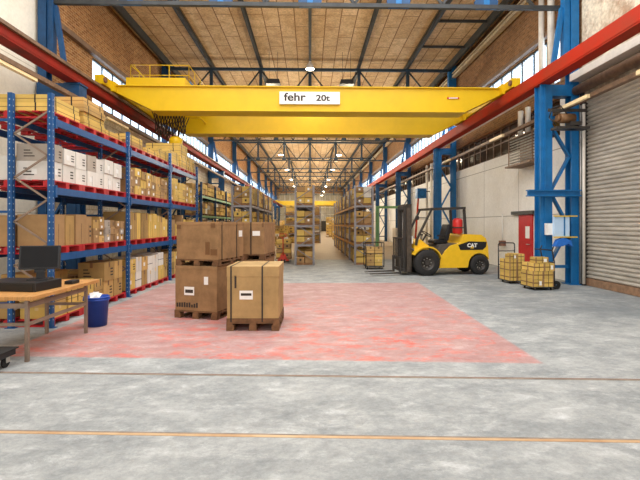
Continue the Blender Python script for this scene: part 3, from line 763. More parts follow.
# top shelf: flat yellow strapped packs
def pack(y0, y1, layers, b, nm, hh=.135, x0=-5.45, x1=-4.29):
    z = LV[2] + .123
    for k in range(layers):
        jx = random.uniform(-.05, .0); jy = random.uniform(-.02, .02)
        w_ = (x1 - x0) * random.uniform(.94, 1); d_ = (y1 - y0) * random.uniform(.93, .99)
        m = MB().box(-w_ / 2, w_ / 2, -d_ / 2, d_ / 2, 0, hh, 0)
        for q in (-.3, 0.3):
            m.box(-w_ / 2 - .003, w_ / 2 + .003, q * d_ - .012, q * d_ + .012, -0, hh + .003, 1)
            m.box(q * w_ - .012, q * w_ + .012, -d_ / 2 - .003, d_ / 2 + .003, -0, hh + .003, 1)
        m.box(-w_ / 2 - .002, w_ / 2 + .002, -d_ / 2 - .002, d_ / 2 + .002, hh * .47, hh * .53, 2)
        o = m.build('flat_pack', [YCAR if random.random() < .8 else KRAFT, STRAP, DTAPE], None, (x1 - w_ / 2 + jx, (y0 + y1) / 2 + jy, z + .001))
        tag(o, 'flat yellow pack, top of blue rack, %s, %s up' % (nm, ORD[k]), 'pack')
        z += hh + .005
pack(7.22, 8.2, 2, 0, 'nearest low pile'); pack(8.28, 9.15, 4, 0, 'nearest tall pile'); pack(9.2, 10.05, 1, 0, 'lone piece before second post')
pack(10.3, 11.2, 2, 1, 'pile just past second post'); pack(11.3, 12.2, 1, 1, 'single piece of middle bay'); pack(12.25, 13.1, 2, 1, 'pile before third post')
pack(13.22, 14.25, 3, 2, 'pile just past third post'); pack(14.4, 15.3, 5, 2, 'tallest far pile', .16); pack(15.38, 16.15, 3, 2, 'far end pile', .16)

o = MB().lathe([(.001, 0), (.2, 0), (.22, .03), (.22, .2), (.17, .26), (.08, .28), (.001, .28)], (-4.6, 14.85, LV[2] + .123 + .825 + .01), n=18).build('drum', YELC)
tag(o, 'yellow plastic drum on the tallest flat pack pile', 'drum')
# ------------------------------------------------------------------ big pallet boxes in the painted bay
def pallet_parts(t, W, D, z=0.0, H=.14, m=WOOD):
    """wooden pallet as a part with boards"""
    p = MB()
    for i in range(6):
        y = i * (D - .1) / 5; p.box(0, W, y, y + .1, z + H - .022, z + H)
    for x in (0, W / 2 - .05, W - .1): p.box(x, x + .1, 0, D, z + H - .044, z + H - .0225)
    for x in (0, W / 2 - .06, W - .12):
        for y in (0, D / 2 - .06, D - .12): p.box(x, x + .12, y, y + .12, z + .022, z + H - .0445)
    for x in (0, W / 2 - .06, W - .12): p.box(x, x + .12, 0, D, z, z + .0215)
    p.box(.0, W, 0, .1, z + .001, z + .021) if False else None
    return p.build('pallet', m, t)
def bigbox(name, label, loc, rz, W, D, HT, mt, straps, labelpos, skirt=.1, tapes=True, lid=False, H=.14):
    """local origin front-right bottom corner of the pallet? -> front-left corner, X right, Y away"""
    t = thing(name, label, 'box', loc, rz)
    pallet_parts(t, W, D, 0, H, DWOOD)
    b = MB(); e = .004; i = .01
    b.box(i, W - i, i, D - i, H + .001, HT)
    b.build('carton', mt, t, bevel=.006)
    MB().box(i - .006, W - i + .006, i - .006, D - i + .006, HT - (.16 if lid else .05), HT + .006).build('lid', BIGC2 if lid else mt, t, bevel=.004)
    if skirt: MB().box(i - .008, W - i + .008, i - .008, D - i + .008, H + .003, H + skirt).build('bottom_tray', DWOOD, t)
    for q in straps:
        MB().box(W * q - .011, W * q + .011, i - .012, i - .0085, H, HT + .01).box(W * q - .011, W * q + .011, i - .012, D - i + .012, HT + .0065, HT + .01).box(W * q - .011, W * q + .011, D - i + .0085, D - i + .012, H, HT + .01).build('strap', STRAP, t)
    return t
def tapes(t, W, HT, H=.14, side='R', D=1.0):
    for q in ((W * .02, W * .12, -.001, .0035, HT - .12, HT - .05), (W * .7, W * .8, .003, .0095, H + .12, H + .35), (W * .82, W * .97, .003, .0095, H + .11, H + .22), (W * .83, W * .93, -.001, .0035, HT - .1, HT - .02)):
        MB().box(*q).build('tape', DTAPE, t)
th = R(-17)
# near box
t = bigbox('pallet_box', 'tan strapped box on wooden pallet nearest the camera, standing alone', (-1.33, 6.86, 0), R(-1), .84, .98, 1.02, BIGC2, (.09, .68), None, .06, lid=True)
MB().box(.21, .42, .004, .0085, .5, .64).build('label', LABELM, t); MB().box(.23, .4, .003, .0039, .56, .6).build('label_print', PRINT, t)
MB().box(.13, .16, .004, .009, .68, .88).build('printed_text', PRINT, t)
m = MB()
for q in (.15,): m.box(.02, .86, .001, .0015, .24, .25)
# left double stack
c, s_ = math.cos(th), math.sin(th)
A = Vector((-1.64, 7.62, 0)); W_, D_ = .86, 1.04
def corner(Apt, W, th): return Apt - Vector((math.cos(th), math.sin(th), 0)) * W   # front-left corner from front-right corner
p = corner(A, W_, th)
t = bigbox('pallet_box', 'brown box on wooden pallet, bottom of the left double stack', p, th, W_, D_, .94, BIGC, (), None, .0)
MB().box(.2, .4, .003, .0095, .42, .57).build('label', LABELM, t); MB().box(.22, .38, .002, .0029, .46, .52).build('label_print', PRINT, t)
MB().box(.6, .68, .003, .0095, .62, .76).build('label', LABELM, t)
m = MB(); random.seed(5)
for i in range(9):
    x = .04 + i * .05; m.box(x, x + .032, .004, .0095, .2, .2 + random.uniform(.05, .09))
m.build('printed_text', PRINT, t)
MB().box(W_ - .0095, W_ - .004, .7, .72, .15, .94).build('strap', STRAP, t)
p2 = p + Vector((.02, .01, .953))
t = bigbox('pallet_box', 'brown strapped box on pallet, stacked on top of left pile', p2, th, W_, D_, .78, BIGC, (), None, .0, H=.11)
tapes(t, W_, .78, .08)
m = MB()
for q in (.14, .72):
    m.box(W_ - .0095, W_ - .003, q, q + .02, .11, .79)
m.build('strap', STRAP, t)
MB().box(W_ - .0095, W_ - .0035, .82, .96, .5, .62).build('label', LABELM, t)
# rear double stack
A2 = Vector((-.96, 9.0, 0)); p = corner(A2, W_, R(-8))
t = bigbox('pallet_box', 'brown box on pallet at bottom of the rear double stack', p, R(-8), W_, D_, .94, BIGC, (), None, .0)
t = bigbox('pallet_box', 'brown strapped box on pallet, top of the rear double stack', p + Vector((.01, .01, .953)), R(-8), W_, D_, .78, BIGC, (.66,), None, .0, H=.11)
MB().box(.6, .76, .003, .0095, .5, .6).build('label', LABELM, t)
MB().box(.8, .84, .003, .0095, .68, .77).build('tape', DTAPE, t)

# ------------------------------------------------------------------ table, terminal, bin, dolly
t = thing('work_table', 'long wooden-topped steel work table at the left edge', 'table', (-3.43, 5.36, 0))
MB().box(-.95, .03, -.02, 1.66, .76, .81).build('tabletop', TWOOD, t, bevel=.006)
for (x, y) in ((-.06, .03), (-.06, 1.42), (-.66, 1.42), (-.9, .03)):
    MB().box(x - .02, x + .02, y - .02, y + .02, 0, .76).build('leg', LACE, t)
MB().box(-.075, -.045, .05, 1.4, .44, .48).box(-.64, -.08, 1.405, 1.435, .44, .48).box(-.88, -.08, .015, .045, .44, .48).box(-.075, -.045, .05, 1.4, .66, .72).box(-.88, -.08, .015, .045, .66, .72).build('stretcher', LACE, t)
t = thing('cash_drawer', 'flat black cash drawer box lying on the wooden table', 'drawer', (-3.86, 5.95, .812), R(-8))
MB().box(-.52, .32, -.22, .26, 0, .12).build('casing', BLACK, t, bevel=.008); MB().box(-.48, .28, -.226, -.221, .02, .1).build('drawer_front', mat('black_front', (24, 24, 25), .4), t)
t = thing('touch_terminal', 'black touch-screen till terminal standing on the cash drawer', 'monitor', (-3.72, 6.0, .933), R(14))
tm = MB()
tm = MB().prism([(-.02, .15), (.03, .47), (.08, .46), (.03, .14)], -.25, .25, 0, 'X')
tm.build('screen', BLACK, t, bevel=.008)
MB().prism([(-.019, .17), (.0265, .455), (.0245, .4555), (-.021, .1705)], -.225, .225, 0, 'X').build('display', mat('dark_display', (22, 22, 24), .5, spec=0.2), t)
MB().bar((0, .06, .02), (0, .06, .2), .1, .05).box(-.06, .06, .0, .05, .1, .25).build('stand', BLACK, t)
MB().box(-.13, .13, -.08, .14, 0.0, .02).build('foot', BLACK, t)
t = thing('card_reader', 'small black card reader beside the till on the table', 'device', (-3.55, 6.5, .812))
MB().box(-.06, .06, -.1, .1, 0, .05).build('body', BLACK, t, bevel=.006)
t = thing('waste_bin', 'round blue plastic waste bin on the floor beside the rack', 'bin', (-3.58, 7.3, 0))
MB().lathe([(0.001, .01), (.155, .01), (.16, .0), (.19, .46), (.2, .46), (.2, .49), (.185, .49), (.15, .03), (.001, .03)], (0, 0, 0), n=28).build('tub', BINB, t)
m = MB().lathe([(.2, .43), (.207, .43), (.207, .455), (.2, .455)], (0, 0, 0), n=28).build('rim', BINB, t)
m = MB(); m.add([(-.12, -.05, .4), (.06, -.1, .42), (.06, .08, .5), (-.1, .1, .53)], [(0, 1, 2, 3)]).add([(-.1, .0, .4), (.0, .12, .4), (-.02, .12, .53), (-.13, .02, .52)], [(0, 1, 2, 3)])
m.add([(-.13, -.05, .36), (.12, -.1, .36), (.1, .1, .36), (-.1, .1, .36), (0, 0, .5)], [(0, 1, 4), (1, 2, 4), (2, 3, 4), (3, 0, 4)])
o = m.build('waste_paper', WHITE, None, (-3.58, 7.3, .02)); tag(o, 'crumpled white paper sticking out of the blue bin', 'paper')
t = thing('dolly', 'low black wheeled dolly at the lower left edge of view', 'cart', (-3.55, 4.9, 0), 0)
MB().box(-.9, .0, -.15, .38, .13, .2).build('platform', BLACK, t, bevel=.01); MB().box(-.9, .02, -.17, .4, .201, .215).build('rubber_edge', RUBBER, t)
for x, y in ((-.06, -.05), (-.06, .28), (-.8, -.05), (-.8, .28)):
    wq = MB().lathe([(0.02, -.02), (.05, -.022), (.062, -.012), (.062, .012), (.05, .022), (.02, .02)], (x, y, .062), 'X', 16).build('wheel', RUBBER, t)
    MB().box(x - .035, x - .028, y - .03, y + .03, .06, .13).box(x + .028, x + .035, y - .03, y + .03, .06, .13).build('fork', SILV, t)

# ------------------------------------------------------------------ forklift
def wheel(t, x, y, r, wd, rim, nbolt=8):
    prof = [(r * .55, -wd / 2), (r * .62, -wd / 2), (r * .9, -wd * .5), (r, -wd * .36), (r, wd * .36), (r * .9, wd * .5), (r * .62, wd / 2), (r * .55, wd / 2)]
    o = MB().lathe(prof, (x, y, r), 'Y', 32).build('tyre', RUBBER, t)
    h = MB().lathe([(r * .56, -wd * .45), (r * .52, -wd * .4), (r * .4, -wd * .2), (.001, -wd * .2)], (x, y, r), 'Y', 24)
    h.cyl((x, y - wd * .42, r), (x, y - wd * .15, r), r * .2, 16)
    h.lathe([(r * .56, wd * .45), (.001, wd * .3)], (x, y, r), 'Y', 24)
    for i in range(nbolt):
        a = 2 * math.pi * i / nbolt; h.cyl((x + r * .33 * math.cos(a), y - wd * .28, r + r * .33 * math.sin(a)), (x + r * .33 * math.cos(a), y - wd * .18, r + r * .33 * math.sin(a)), .018, 6, 1)
    h.build('rim', [rim, SILV], o)
fk = thing('forklift', 'yellow and black counterbalance forklift truck parked by the right wall', 'forklift', (3.75, 14.62, 0), R(8))
yn, yf = -.55, .55
wheel(fk, 0, yn + .0, .43, .26, DGREY); wheel(fk, 0, yf, .43, .26, DGREY)
wheel(fk, 1.9, yn + .05, .33, .2, DGREY); wheel(fk, 1.9, yf - .05, .33, .2, DGREY)
def arch(cx, cz, r, a0, a1, n=8): return [(cx + r * math.cos(R(a0 + (a1 - a0) * i / n)), cz + r * math.sin(R(a0 + (a1 - a0) * i / n))) for i in range(n + 1)]
body = [(.46, .26), (.5, .54), (.66, .8), (.86, .98), (1.25, 1.08), (1.3, 1.3), (1.36, 1.36), (1.95, 1.34), (2.1, 1.25), (2.17, 1.0), (2.19, .5), (2.28, .42)]
body = [(.46, .24), (.5, .54), (.66, .8), (.86, .98), (1.22, 1.08), (1.28, 1.3), (1.36, 1.36), (1.95, 1.34), (2.12, 1.22), (2.2, .95), (2.24, .5)] + arch(1.88, .33, .39, 25, 180, 10) + [(1.46, .24)]
bo = MB().prism(body, -.56, .56).build('chassis', YELF, fk, bevel=.03)
MB().box(.1, 1.5, -.4, .4, .22, .5).box(-.25, .4, -.38, .38, .25, .75).cyl((0, -.45, .43), (0, .45, .43), .1, 12).cyl((1.88, -.42, .33), (1.88, .42, .33), .07, 10).build('underframe', DGREY, fk)
# front fender / cowl
fen = arch(0, .43, .5, 150, 15, 10) + arch(0, .43, .54, 15, 150, 10)
for sy in (-1, 1):
    a, b = (-.66, -.42) if sy < 0 else (.42, .66)
    MB().prism(fen, a, b).build('front_fender', YELF, fk)
MB().prism([(-.4, .72), (-.36, 1.12), (-.18, 1.2), (.05, 1.02), (.12, .98), (.1, .72)], -.5, .5).build('front_cowl', YELF, fk, bevel=.015)
MB().box(.1, .52, -.52, .52, .5, .56).box(.44, .5, -.52, .52, .3, .52).build('step', DGREY, fk)
MB().prism([(.4, .56), (.44, .86), (.52, 1.02), (1.24, 1.06), (1.24, .8), (.8, .56)], -.5, .5).build('engine_hood', mat('hood_grey', (84, 78, 72), .55), fk, bevel=.02)
# seat
st = MB().prism([(.4, 1.04), (.4, 1.13), (.46, 1.19), (.88, 1.16), (.92, 1.04)], -.26, .26).build('seat', BLACK, fk, bevel=.03)
MB().prism([(.78, 1.16), (.87, 1.5), (.93, 1.7), (1.02, 1.68), (1.02, 1.45), (.93, 1.12)], -.25, .25).build('backrest', BLACK, st, bevel=.03)
MB().box(.5, .8, -.34, -.28, 1.28, 1.33).box(.75, .79, -.34, -.28, 1.1, 1.3).build('armrest', BLACK, st)
# steering
sw = MB().cyl((.02, 0, 1.0), (.24, 0, 1.34), .035, 8).build('steering_column', DGREY, fk)
m = MB(); pts = []
ax = Vector((.55, 0, .83)).normalized(); uu = Vector((0, 1, 0)); vv = ax.cross(uu)
for i in range(21): a = 2 * math.pi * i / 20; pts.append(Vector((.25, 0, 1.36)) + (uu * math.cos(a) + vv * math.sin(a)) * .17)
m.tube(pts, .016, 6); m.bar(pts[0], pts[10], .03, .02); m.build('steering_wheel', BLACK, sw)
m = MB()
for i in range(3): m.cyl((.15, .25 + i * .07, 1.0), (.2, .25 + i * .07, 1.3), .01, 6).cyl((.2, .25 + i * .07, 1.3), (.2, .25 + i * .07, 1.35), .022, 8)
m.build('control_lever', BLACK, fk)
# overhead guard
for sy in (-.5, .5):
    MB().bar((-.34, sy, 1.0), (-.3, sy, 1.2), .08, .06).bar((-.3, sy, 1.2), (.2, sy, 2.18), .08, .06).build('guard_post', DGREY, fk)
    MB().bar((1.42, sy, 1.33), (1.36, sy, 2.2), .08, .06).build('guard_post', DGREY, fk)
m = MB().bar((.16, -.5, 2.2), (1.4, -.5, 2.24), .09, .07).bar((.16, .5, 2.2), (1.4, .5, 2.24), .09, .07)
m.bar((.2, -.5, 2.2), (.2, .5, 2.2), .09, .07).bar((1.36, -.5, 2.24), (1.36, .5, 2.24), .09, .07)
for i in range(7): x = .35 + i * .14; m.box(x - .015, x + .015, -.46, .46, 2.2, 2.24)
m.build('overhead_guard', DGREY, fk)
gt = MB().lathe([(.001, 0), (.13, .01), (.165, .05), (.165, .46), (.12, .52), (.001, .54)], (1.2, -.36, 1.36), 'Z', 18).build('gas_tank', REDX, fk)
MB().box(1.02, 1.385, -.535, -.18, 1.56, 1.6).build('tank_cradle', DGREY, fk)
# side badge
bd = MB().prism([(1.12, 1.0), (1.2, .83), (2.0, .83), (2.12, .93), (2.15, 1.1), (1.5, 1.12)], -.5645, -.562).build('side_badge', BLACK, fk)
text('lettering', 'CAT', .17, WHITE, bd, (1.62, -.566, .98), bold=.008, ext=.002, sx=1.05)
MB().prism([(1.55, .885), (1.69, .885), (1.62, .96)], -.5695, -.566).build('badge_triangle', YELF, bd)
MB().box(2.16, 2.2, -.5, -.35, 1.0, 1.1).build('tail_light', REDX, fk)
# mast
ms = MB()
for sy in (-.38, .38):
    ms.box(-.62, -.46, sy - .05, sy - .03, .12, 2.36).box(-.62, -.46, sy + .03, sy + .05, .12, 2.36).box(-.48, -.46, sy - .03, sy + .03, .12, 2.36)
    ms.box(-.6, -.58, sy - .03, sy + .03, .12, 2.36)
ms.box(-.62, -.46, -.43, .43, 2.24, 2.36).box(-.52, -.46, -.43, .43, 1.1, 1.2).box(-.52, -.46, -.43, .43, .14, .3)
ms.build('outer_mast', MGREY, fk)
ms = MB()
for sy in (-.29, .29): ms.box(-.68, -.52, sy - .035, sy + .035, .1, 2.3)
ms.box(-.66, -.56, -.32, .32, 2.18, 2.28).box(-.66, -.56, -.32, .32, .5, .6); ms.build('inner_mast', DGREY, fk)
MB().cyl((-.55, -.17, .2), (-.55, -.17, 2.1), .035, 10).cyl((-.55, .17, .2), (-.55, .17, 2.1), .035, 10).build('lift_cylinder', SILV, fk)
m = MB()
for sy in (-.08, .08): m.box(-.62, -.6, sy - .02, sy + .02, .4, 2.2)
m.build('lift_chain', DGREY, fk)
m = MB().box(-.8, -.72, -.5, .5, .14, .24).box(-.8, -.72, -.5, .5, .5, .6)
for i in range(7): y = -.48 + i * .16; m.box(-.78, -.75, y - .015, y + .015, .6, 1.22)
m.box(-.79, -.74, -.5, .5, 1.2, 1.25); m.box(-.74, -.68, -.36, .36, .2, .56); m.build('carriage', DGREY, fk)
for sy in (-.33, .33):
    MB().prism([(-.8, .06), (-.8, .62), (-.85, .62), (-.85, .11), (-1.85, .07), (-1.85, .055), (-.85, .06)], sy - .06, sy + .06).build('fork', DGREY, fk)
MB().box(-.45, -.42, -.44, -.3, 1.05, 1.3).build('mast_label', LABELM, fk)
MB().cyl((-.1, -.47, .7), (-.5, -.4, .9), .04, 8).cyl((-.1, .47, .7), (-.5, .4, .9), .04, 8).build('tilt_cylinder', DGREY, fk)
MB().cyl((-.33, -.56, 1.9), (-.28, -.56, 1.9), .07, 14).bar((.06, -.52, 1.9), (-.28, -.56, 1.9), .03).build('work_light', BLACK, fk)

# ------------------------------------------------------------------ hand carts with cartons by the right column
def cart(name, label, loc, rz, W, D, hh, mir=1):
    t = thing(name, label, 'cart', loc, rz)
    MB().box(-W / 2, W / 2, -D / 2, D / 2, .07, .09).build('platform', DGREY, t)
    for x, y in ((-W / 2 + .08, -D / 2 + .08), (W / 2 - .08, -D / 2 + .08), (-W / 2 + .08, D / 2 - .08), (W / 2 - .08, D / 2 - .08)):
        MB().lathe([(.01, -.015), (.025, -.016), (.03, -.01), (.03, .01), (.025, .016), (.01, .015)], (x, y, .03), 'X', 14).build('wheel', RUBBER, t)
        MB().box(x + .018, x + .024, y - .02, y + .02, .03, .07).build('caster', SILV, t)
    return t
c1 = cart('platform_cart', 'flat black trolley with hoop handle beside the red door', (5.86, 12.35, 0), R(4), .5, .56, 1)
MB().tube([(-.25, .3, .08), (-.25, .3, 1.1), (-.21, .3, 1.14), (.21, .3, 1.14), (.25, .3, 1.1), (.25, .3, .08)], .017, 8).tube([(-.25, .3, .9), (.25, .3, .9)], .014, 8).tube([(-.25, .3, .5), (.25, .3, .5)], .014, 8).build('handle', BLACK, c1)
c2 = cart('sack_truck', 'flat black trolley with bent handle in front of the blue column', (5.97, 11.15, 0), R(4), .62, .58, 1)
MB().tube([(.33, -.2, .08), (.33, -.2, .72), (.27, -.2, 1.02), (.31, -.2, 1.12)], .017, 8).tube([(.33, .3, .08), (.33, .3, .72), (.27, .3, 1.02), (.31, .3, 1.12)], .017, 8).tube([(.27, -.2, 1.02), (.27, .3, 1.02)], .015, 8).tube([(.33, -.2, .7), (.33, .3, .7)], .015, 8).tube([(.27, -.2, 1.02), (-.12, -.05, 1.05)], .015, 8).build('handle', BLACK, c2)
MB().lathe([(.03, -.03), (.09, -.035), (.11, -.02), (.11, .02), (.09, .035), (.03, .03)], (.45, -.1, .11), 'Y', 18).build('big_wheel', RUBBER, c2)
MB().box(.3, .42, -.07, -.04, .07, .11).build('axle_bracket', DGREY, c2)
random.seed(11)
LAYN = ['bottom layer', 'second layer', 'third layer', 'top layer']
def stack(cx, cy, z0, cells, label, rz=R(4)):
    nm = {(0, 0): 'front left', (1, 0): 'front middle', (2, 0): 'front right', (0, 1): 'rear left', (1, 1): 'rear middle', (2, 1): 'rear right'}
    for (i, j, k, w_, d_, h_, dx) in cells:
        x = dx; y = -.15 + .3 * j
        px = cx + x * math.cos(rz) - y * math.sin(rz); py = cy + x * math.sin(rz) + y * math.cos(rz)
        m = MB().box(-w_ / 2, w_ / 2, -d_ / 2, d_ / 2, 0, h_, 0)
        e = .003
        m.box(-w_ / 2 - e, w_ / 2 + e, -d_ / 2 - e, d_ / 2 + e, h_ * .45, h_ * .58, 1)
        m.box(-.006, .006, -d_ / 2 - e, d_ / 2 + e, 0, h_ + e, 2)
        m.box(w_ * .12, w_ * .36, -d_ / 2 - e * 1.4, -d_ / 2, h_ * .2, h_ * .75, 3) if random.random() < .45 else None
        m.box(-w_ / 2 - e, -w_ / 2 + .02, -d_ / 2 - e, -d_ / 2 + .02, 0, h_, 4); m.box(w_ / 2 - .02, w_ / 2 + e, -d_ / 2 - e, -d_ / 2 + .02, 0, h_, 4)
        o = m.build('parcel', [YCAR, DTAPE, STRAP, LABELM, KRAFTB], None, (px, py, z0 + k), rz)
        tag(o, '%s, %s, %s' % (label, nm[(i, j)], LAYN[{0: 0}.get(k, min(3, int(round(k / .2))))]), 'parcel')
cells = []
for j in (0, 1):
    for kk in range(3):
        for i in range(2): cells.append((i, j, kk * .202, .21, .26, .195, -.115 + .23 * i))
    if j == 0: cells.append((0, j, .606, .21, .26, .15, -.115))
    cells.append((2 if j else 1, j, .606, .21, .26, .15, .115))
stack(5.86, 12.35, .0915, cells, 'yellow taped parcel on trolley by red door')
cells = []
for j in (0, 1):
    for kk in range(3):
        for i in range(2):
            cells.append((i, j, kk * .202, .265, .265, .195, (-.14 + .28 * i) if kk < 2 else (-.11 + .28 * i)))
    cells.append((1, j, .606, .34, .265, .15, -.03)) if j == 0 else None
stack(5.95, 11.15, .0915, cells, 'yellow taped parcel on trolley before blue column')

# caged stack left of the forklift
cg = thing('roll_cage', 'low black wire roll cage standing left of the forklift forks', 'cage', (2.42, 16.3, 0))
MB().box(-.34, .34, -.3, .3, .1, .14).build('base', DGREY, cg)
m = MB()
for x in (-.34, .34):
    for y in (-.3, .3): m.cyl((x, y, .1), (x, y, 1.0), .016, 6)
for z in (1.0, .6): m.tube([(-.34, -.3, z), (.34, -.3, z), (.34, .3, z), (-.34, .3, z), (-.34, -.3, z)], .012, 6)
for i in range(1, 5): x = -.34 + i * .136; m.cyl((x, .3, .14), (x, .3, 1.0), .007, 5)
m.build('wire_frame', BLACK, cg)
for x in (-.28, .28):
    for y in (-.24, .24): MB().cyl((x - .015, y, .05), (x + .015, y, .05), .05, 12).build('caster', RUBBER, cg)
for k in range(3):
    for j in range(2):
        for i in range(2):
            carton(2.42 - .15 + .3 * i, 16.3 - .13 + .26 * j, .143 + k * .232, .28, .24, .228, random.choice(['yellow', 'kraft']), 'th', 'yellow carton in the roll cage, %s %s, %s' % (['front', 'rear'][j], ['left', 'right'][i], LAYN[k]))

# ------------------------------------------------------------------ far racks
def far_rack(x0, x1, ya, yb, bays, label, beammat, levels=(.87, 1.66, 2.48), H=3.3, post=RACKG):
    t = thing('pallet_rack', label, 'rack', (0, 0, 0))
    ysl = [ya + (yb - ya) * i / bays for i in range(bays + 1)]
    for y in ysl:
        for x in (x0, x1): MB().box(x - .04, x + .04, y - .04, y + .04, 0, H).build('upright', post, t)
        m = MB(); z = .2; k = 0
        while z < H - .5:
            m.bar((x0 if k % 2 else x1, y, z), (x1 if k % 2 else x0, y, z + .5), .03, .03, up=(0, 1, 0)); z += .5; k += 1
        for z in levels: m.bar((x0, y, z - .05), (x1, y, z - .05), .05, .08)
        m.build('frame_lacing', post, t)
    for a, b in zip(ysl[:-1], ysl[1:]):
        for z in levels:
            for x in (x0, x1): MB().box(x - .025, x + .025, a + .04, b - .04, z - .1, z).build('beam', beammat, t)
    return ysl
def load_mesh(w_, d_, h_, seed):
    rr = random.Random(seed); m = MB()
    # wooden pallet
    for i in range(4): x = -w_ / 2 + i * (w_ - .1) / 3; m.box(x, x + .1, -d_ / 2, d_ / 2, .07, .09, 4)
    for y in (-d_ / 2, -.04, d_ / 2 - .08): m.box(-w_ / 2, w_ / 2, y, y + .08, 0, .07, 4)
    nx = 2 if w_ < 1 else 3; ny = max(2, int(d_ / .33)); nz = max(1, int((h_ - .09) / .19)); hz = (h_ - .09) / nz
    for k in range(nz):
        for i in range(nx):
            for j in range(ny):
                if k == nz - 1 and rr.random() < .12: continue
                cx = -w_ / 2 + (i + .5) * w_ / nx; cy = -d_ / 2 + (j + .5) * d_ / ny
                a = w_ / nx * rr.uniform(.88, .99) / 2; b = d_ / ny * rr.uniform(.88, .98) / 2
                hh = hz * rr.uniform(.8, .97); z = .092 + k * hz
                mt = rr.choice([0, 0, 0, 0, 1, 1, 2, 3] if rr.random() < .5 else [0, 0, 1, 2])
                m.box(cx - a, cx + a, cy - b, cy + b, z, z + hh, mt)
                if rr.random() < .5: m.box(cx - a - .003, cx + a + .003, cy - .02, cy + .02, z, z + hh, 5)
                if rr.random() < .4: m.box(cx - a * .3, cx + a * .2, cy - b - .003, cy - b, z + hh * .3, z + hh * .7, rr.choice([5, 5, 6]))
    return m
MESHES = {}
def load(x, y, z, w_, d_, h_, label, group):
    h_ = round(h_ - .03, 1); key = (round(w_, 2), round(d_, 2), h_, random.randint(0, 4))
    if key not in MESHES:
        o = load_mesh(w_, d_, h_, hash(key) & 0xffff).build('loaded_pallet', [YCAR, KRAFT, KRAFTB, WCAR, WOOD, PRINT, LABELM], None, (x, y, z)); MESHES[key] = o.data
    else:
        o = bpy.data.objects.new('loaded_pallet', MESHES[key]); COL.objects.link(o); o.location = (x, y, z)
    tag(o, label, 'pallet load', group)
SHN = ['floor level', 'first shelf', 'second shelf', 'top shelf']
def stock(x0, x1, ysl, levels, name, group, H=3.3):
    w_ = x1 - x0 - .08; k = 0
    for bi, (a, b) in enumerate(zip(ysl[:-1], ysl[1:])):
        n = max(1, round((b - a) / 1.3)); L = (b - a - .1) / n
        for i in range(n):
            for l, z in enumerate((0,) + tuple(levels)):
                top = (list(levels) + [H + .25])[l] - .12
                h = (top - z) * random.uniform(.84, .98)
                load((x0 + x1) / 2, a + .05 + L * (i + .5), z + .001, w_, L * .94, h,
                     'pallet of yellow cartons, %s, %s, %s position in' % (name, SHN[l], ORD[k] if k < 12 else 'last'), group if k > 10 else None)
            k += 1
LVF = (.87, 1.66, 2.48)
for (x0, x1, ya, yb, nb, nm, grp, lb) in (
    (-.6, .15, 17.8, 26, 3, 'narrow centre rack', 'pallets in the narrow centre rack', 'narrow grey pallet rack standing end-on in the hall centre'),
    (1.87, 2.6, 17.8, 33, 6, 'right grey rack', 'pallets in the right grey rack', 'long grey pallet rack right of the centre aisle'),
    (-3.2, -2.45, 17.8, 28, 4, 'left grey rack', 'pallets in the left grey rack', 'long grey pallet rack behind the brown pallet boxes'),
    (-2.2, .9, 38, 42, 2, 'wide far rack', 'pallets in the wide far rack', 'wide grey rack far down the hall centre'),
):
    y_ = far_rack(x0, x1, ya, yb, nb, lb, RACKG if nm != 'right grey rack' else RACKO, LVF)
    stock(x0, x1, y_, LVF, nm, grp)
y_ = far_rack(-5.7, -4.9, 19.5, 31, 4, 'rack with yellow-green beams between left wall and grey rack', GREEN, (1.2, 2.1, 3.0), 3.6, DBLUE)
stock(-5.7, -4.9, y_, (1.2, 2.1, 3.0), 'left wall rack', 'pallets in the rack by the left wall', 3.6)
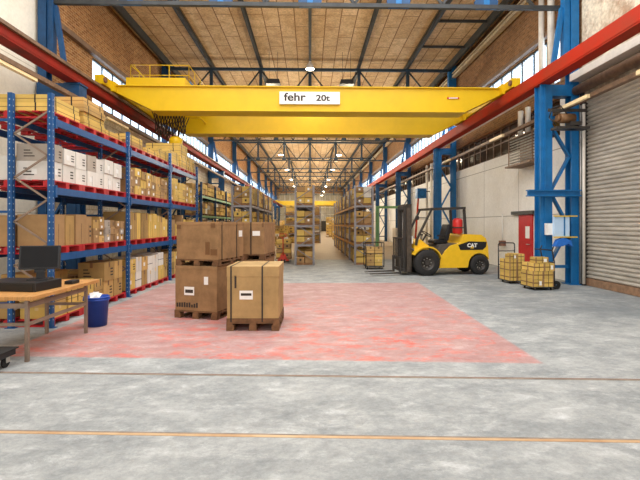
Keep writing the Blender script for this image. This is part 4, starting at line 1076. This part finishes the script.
# green portal frame right
t = thing('green_frame', 'pale green steel portal frame behind the forklift forks', 'frame', (3.45, 22, 0))
MB().box(-.08, .08, -.08, .08, 0, 2.5).build('post', GREEN, t); MB().box(1.35, 1.5, -.08, .08, 0, 2.5).build('post', GREEN, t); MB().box(-.08, 1.5, -.07, .07, 2.5, 2.62).build('lintel', GREEN, t)
# pallet jack and its load
pj = thing('pallet_jack', 'red hand pallet jack parked in the left aisle', 'pallet jack', (-1.18, 19.0, 0))
MB().box(-.25, -.1, 0.0, 1.0, .07, .12).build('fork', JACKR, pj); MB().box(.1, .25, 0, 1.0, .07, .12).build('fork', JACKR, pj)
MB().box(-.12, .12, -.1, .0, .1, .35).build('body', JACKR, pj)
MB().cyl((0, -.08, .3), (0, -.25, 1.1), .02, 8).tube([(0, -.25, 1.1), (-.14, -.27, 1.15), (-.14, -.28, 1.27), (.14, -.28, 1.27), (.14, -.27, 1.15), (0, -.25, 1.1)], .016, 6).build('handle', JACKR, pj)
MB().bar((-.2, -.05, .1), (-.02, -.07, .45), .03).bar((.2, -.05, .1), (.02, -.07, .45), .03).build('brace', JACKR, pj)
for x in (-.06, .06): MB().cyl((x - .025, -.1, .08), (x + .025, -.1, .08), .08, 14).build('wheel', RUBBER, pj)
for i, (x, w_) in enumerate(((-1.18, .66),)):
    load(x, 19.55, .125, w_, .75, .95, 'pallet of yellow cartons resting on the red pallet jack', None)
# tall goods and cabinets along the aisles
o = MB().box(3.1, 3.7, 27, 27.8, 0, 1.9).box(3.12, 3.68, 26.99, 27.0, .1, 1.8).build('cabinet', WHITE); tag(o, 'tall white cabinet behind the green portal frame', 'cabinet')
o = MB().box(5.2, 6.0, 26, 27, 0, 1.45).build('crate', WCAR); tag(o, 'white crate behind the forklift mast near the right wall', 'crate')
for i, (x, y) in enumerate(((-2.2, 34), (-3.4, 36), (4.5, 34), (3.2, 38), (4.6, 40), (-4.5, 44), (3, 48), (-3, 50), (2.6, 56), (-3.4, 58))):
    load(x, y, .001, 1.0, 1.2, 1.6 + (i % 3) * .5, 'tall pallet of cartons on the far floor, %s of those standing free' % ORD[i], None)
print('OBJECTS', len(bpy.data.objects))
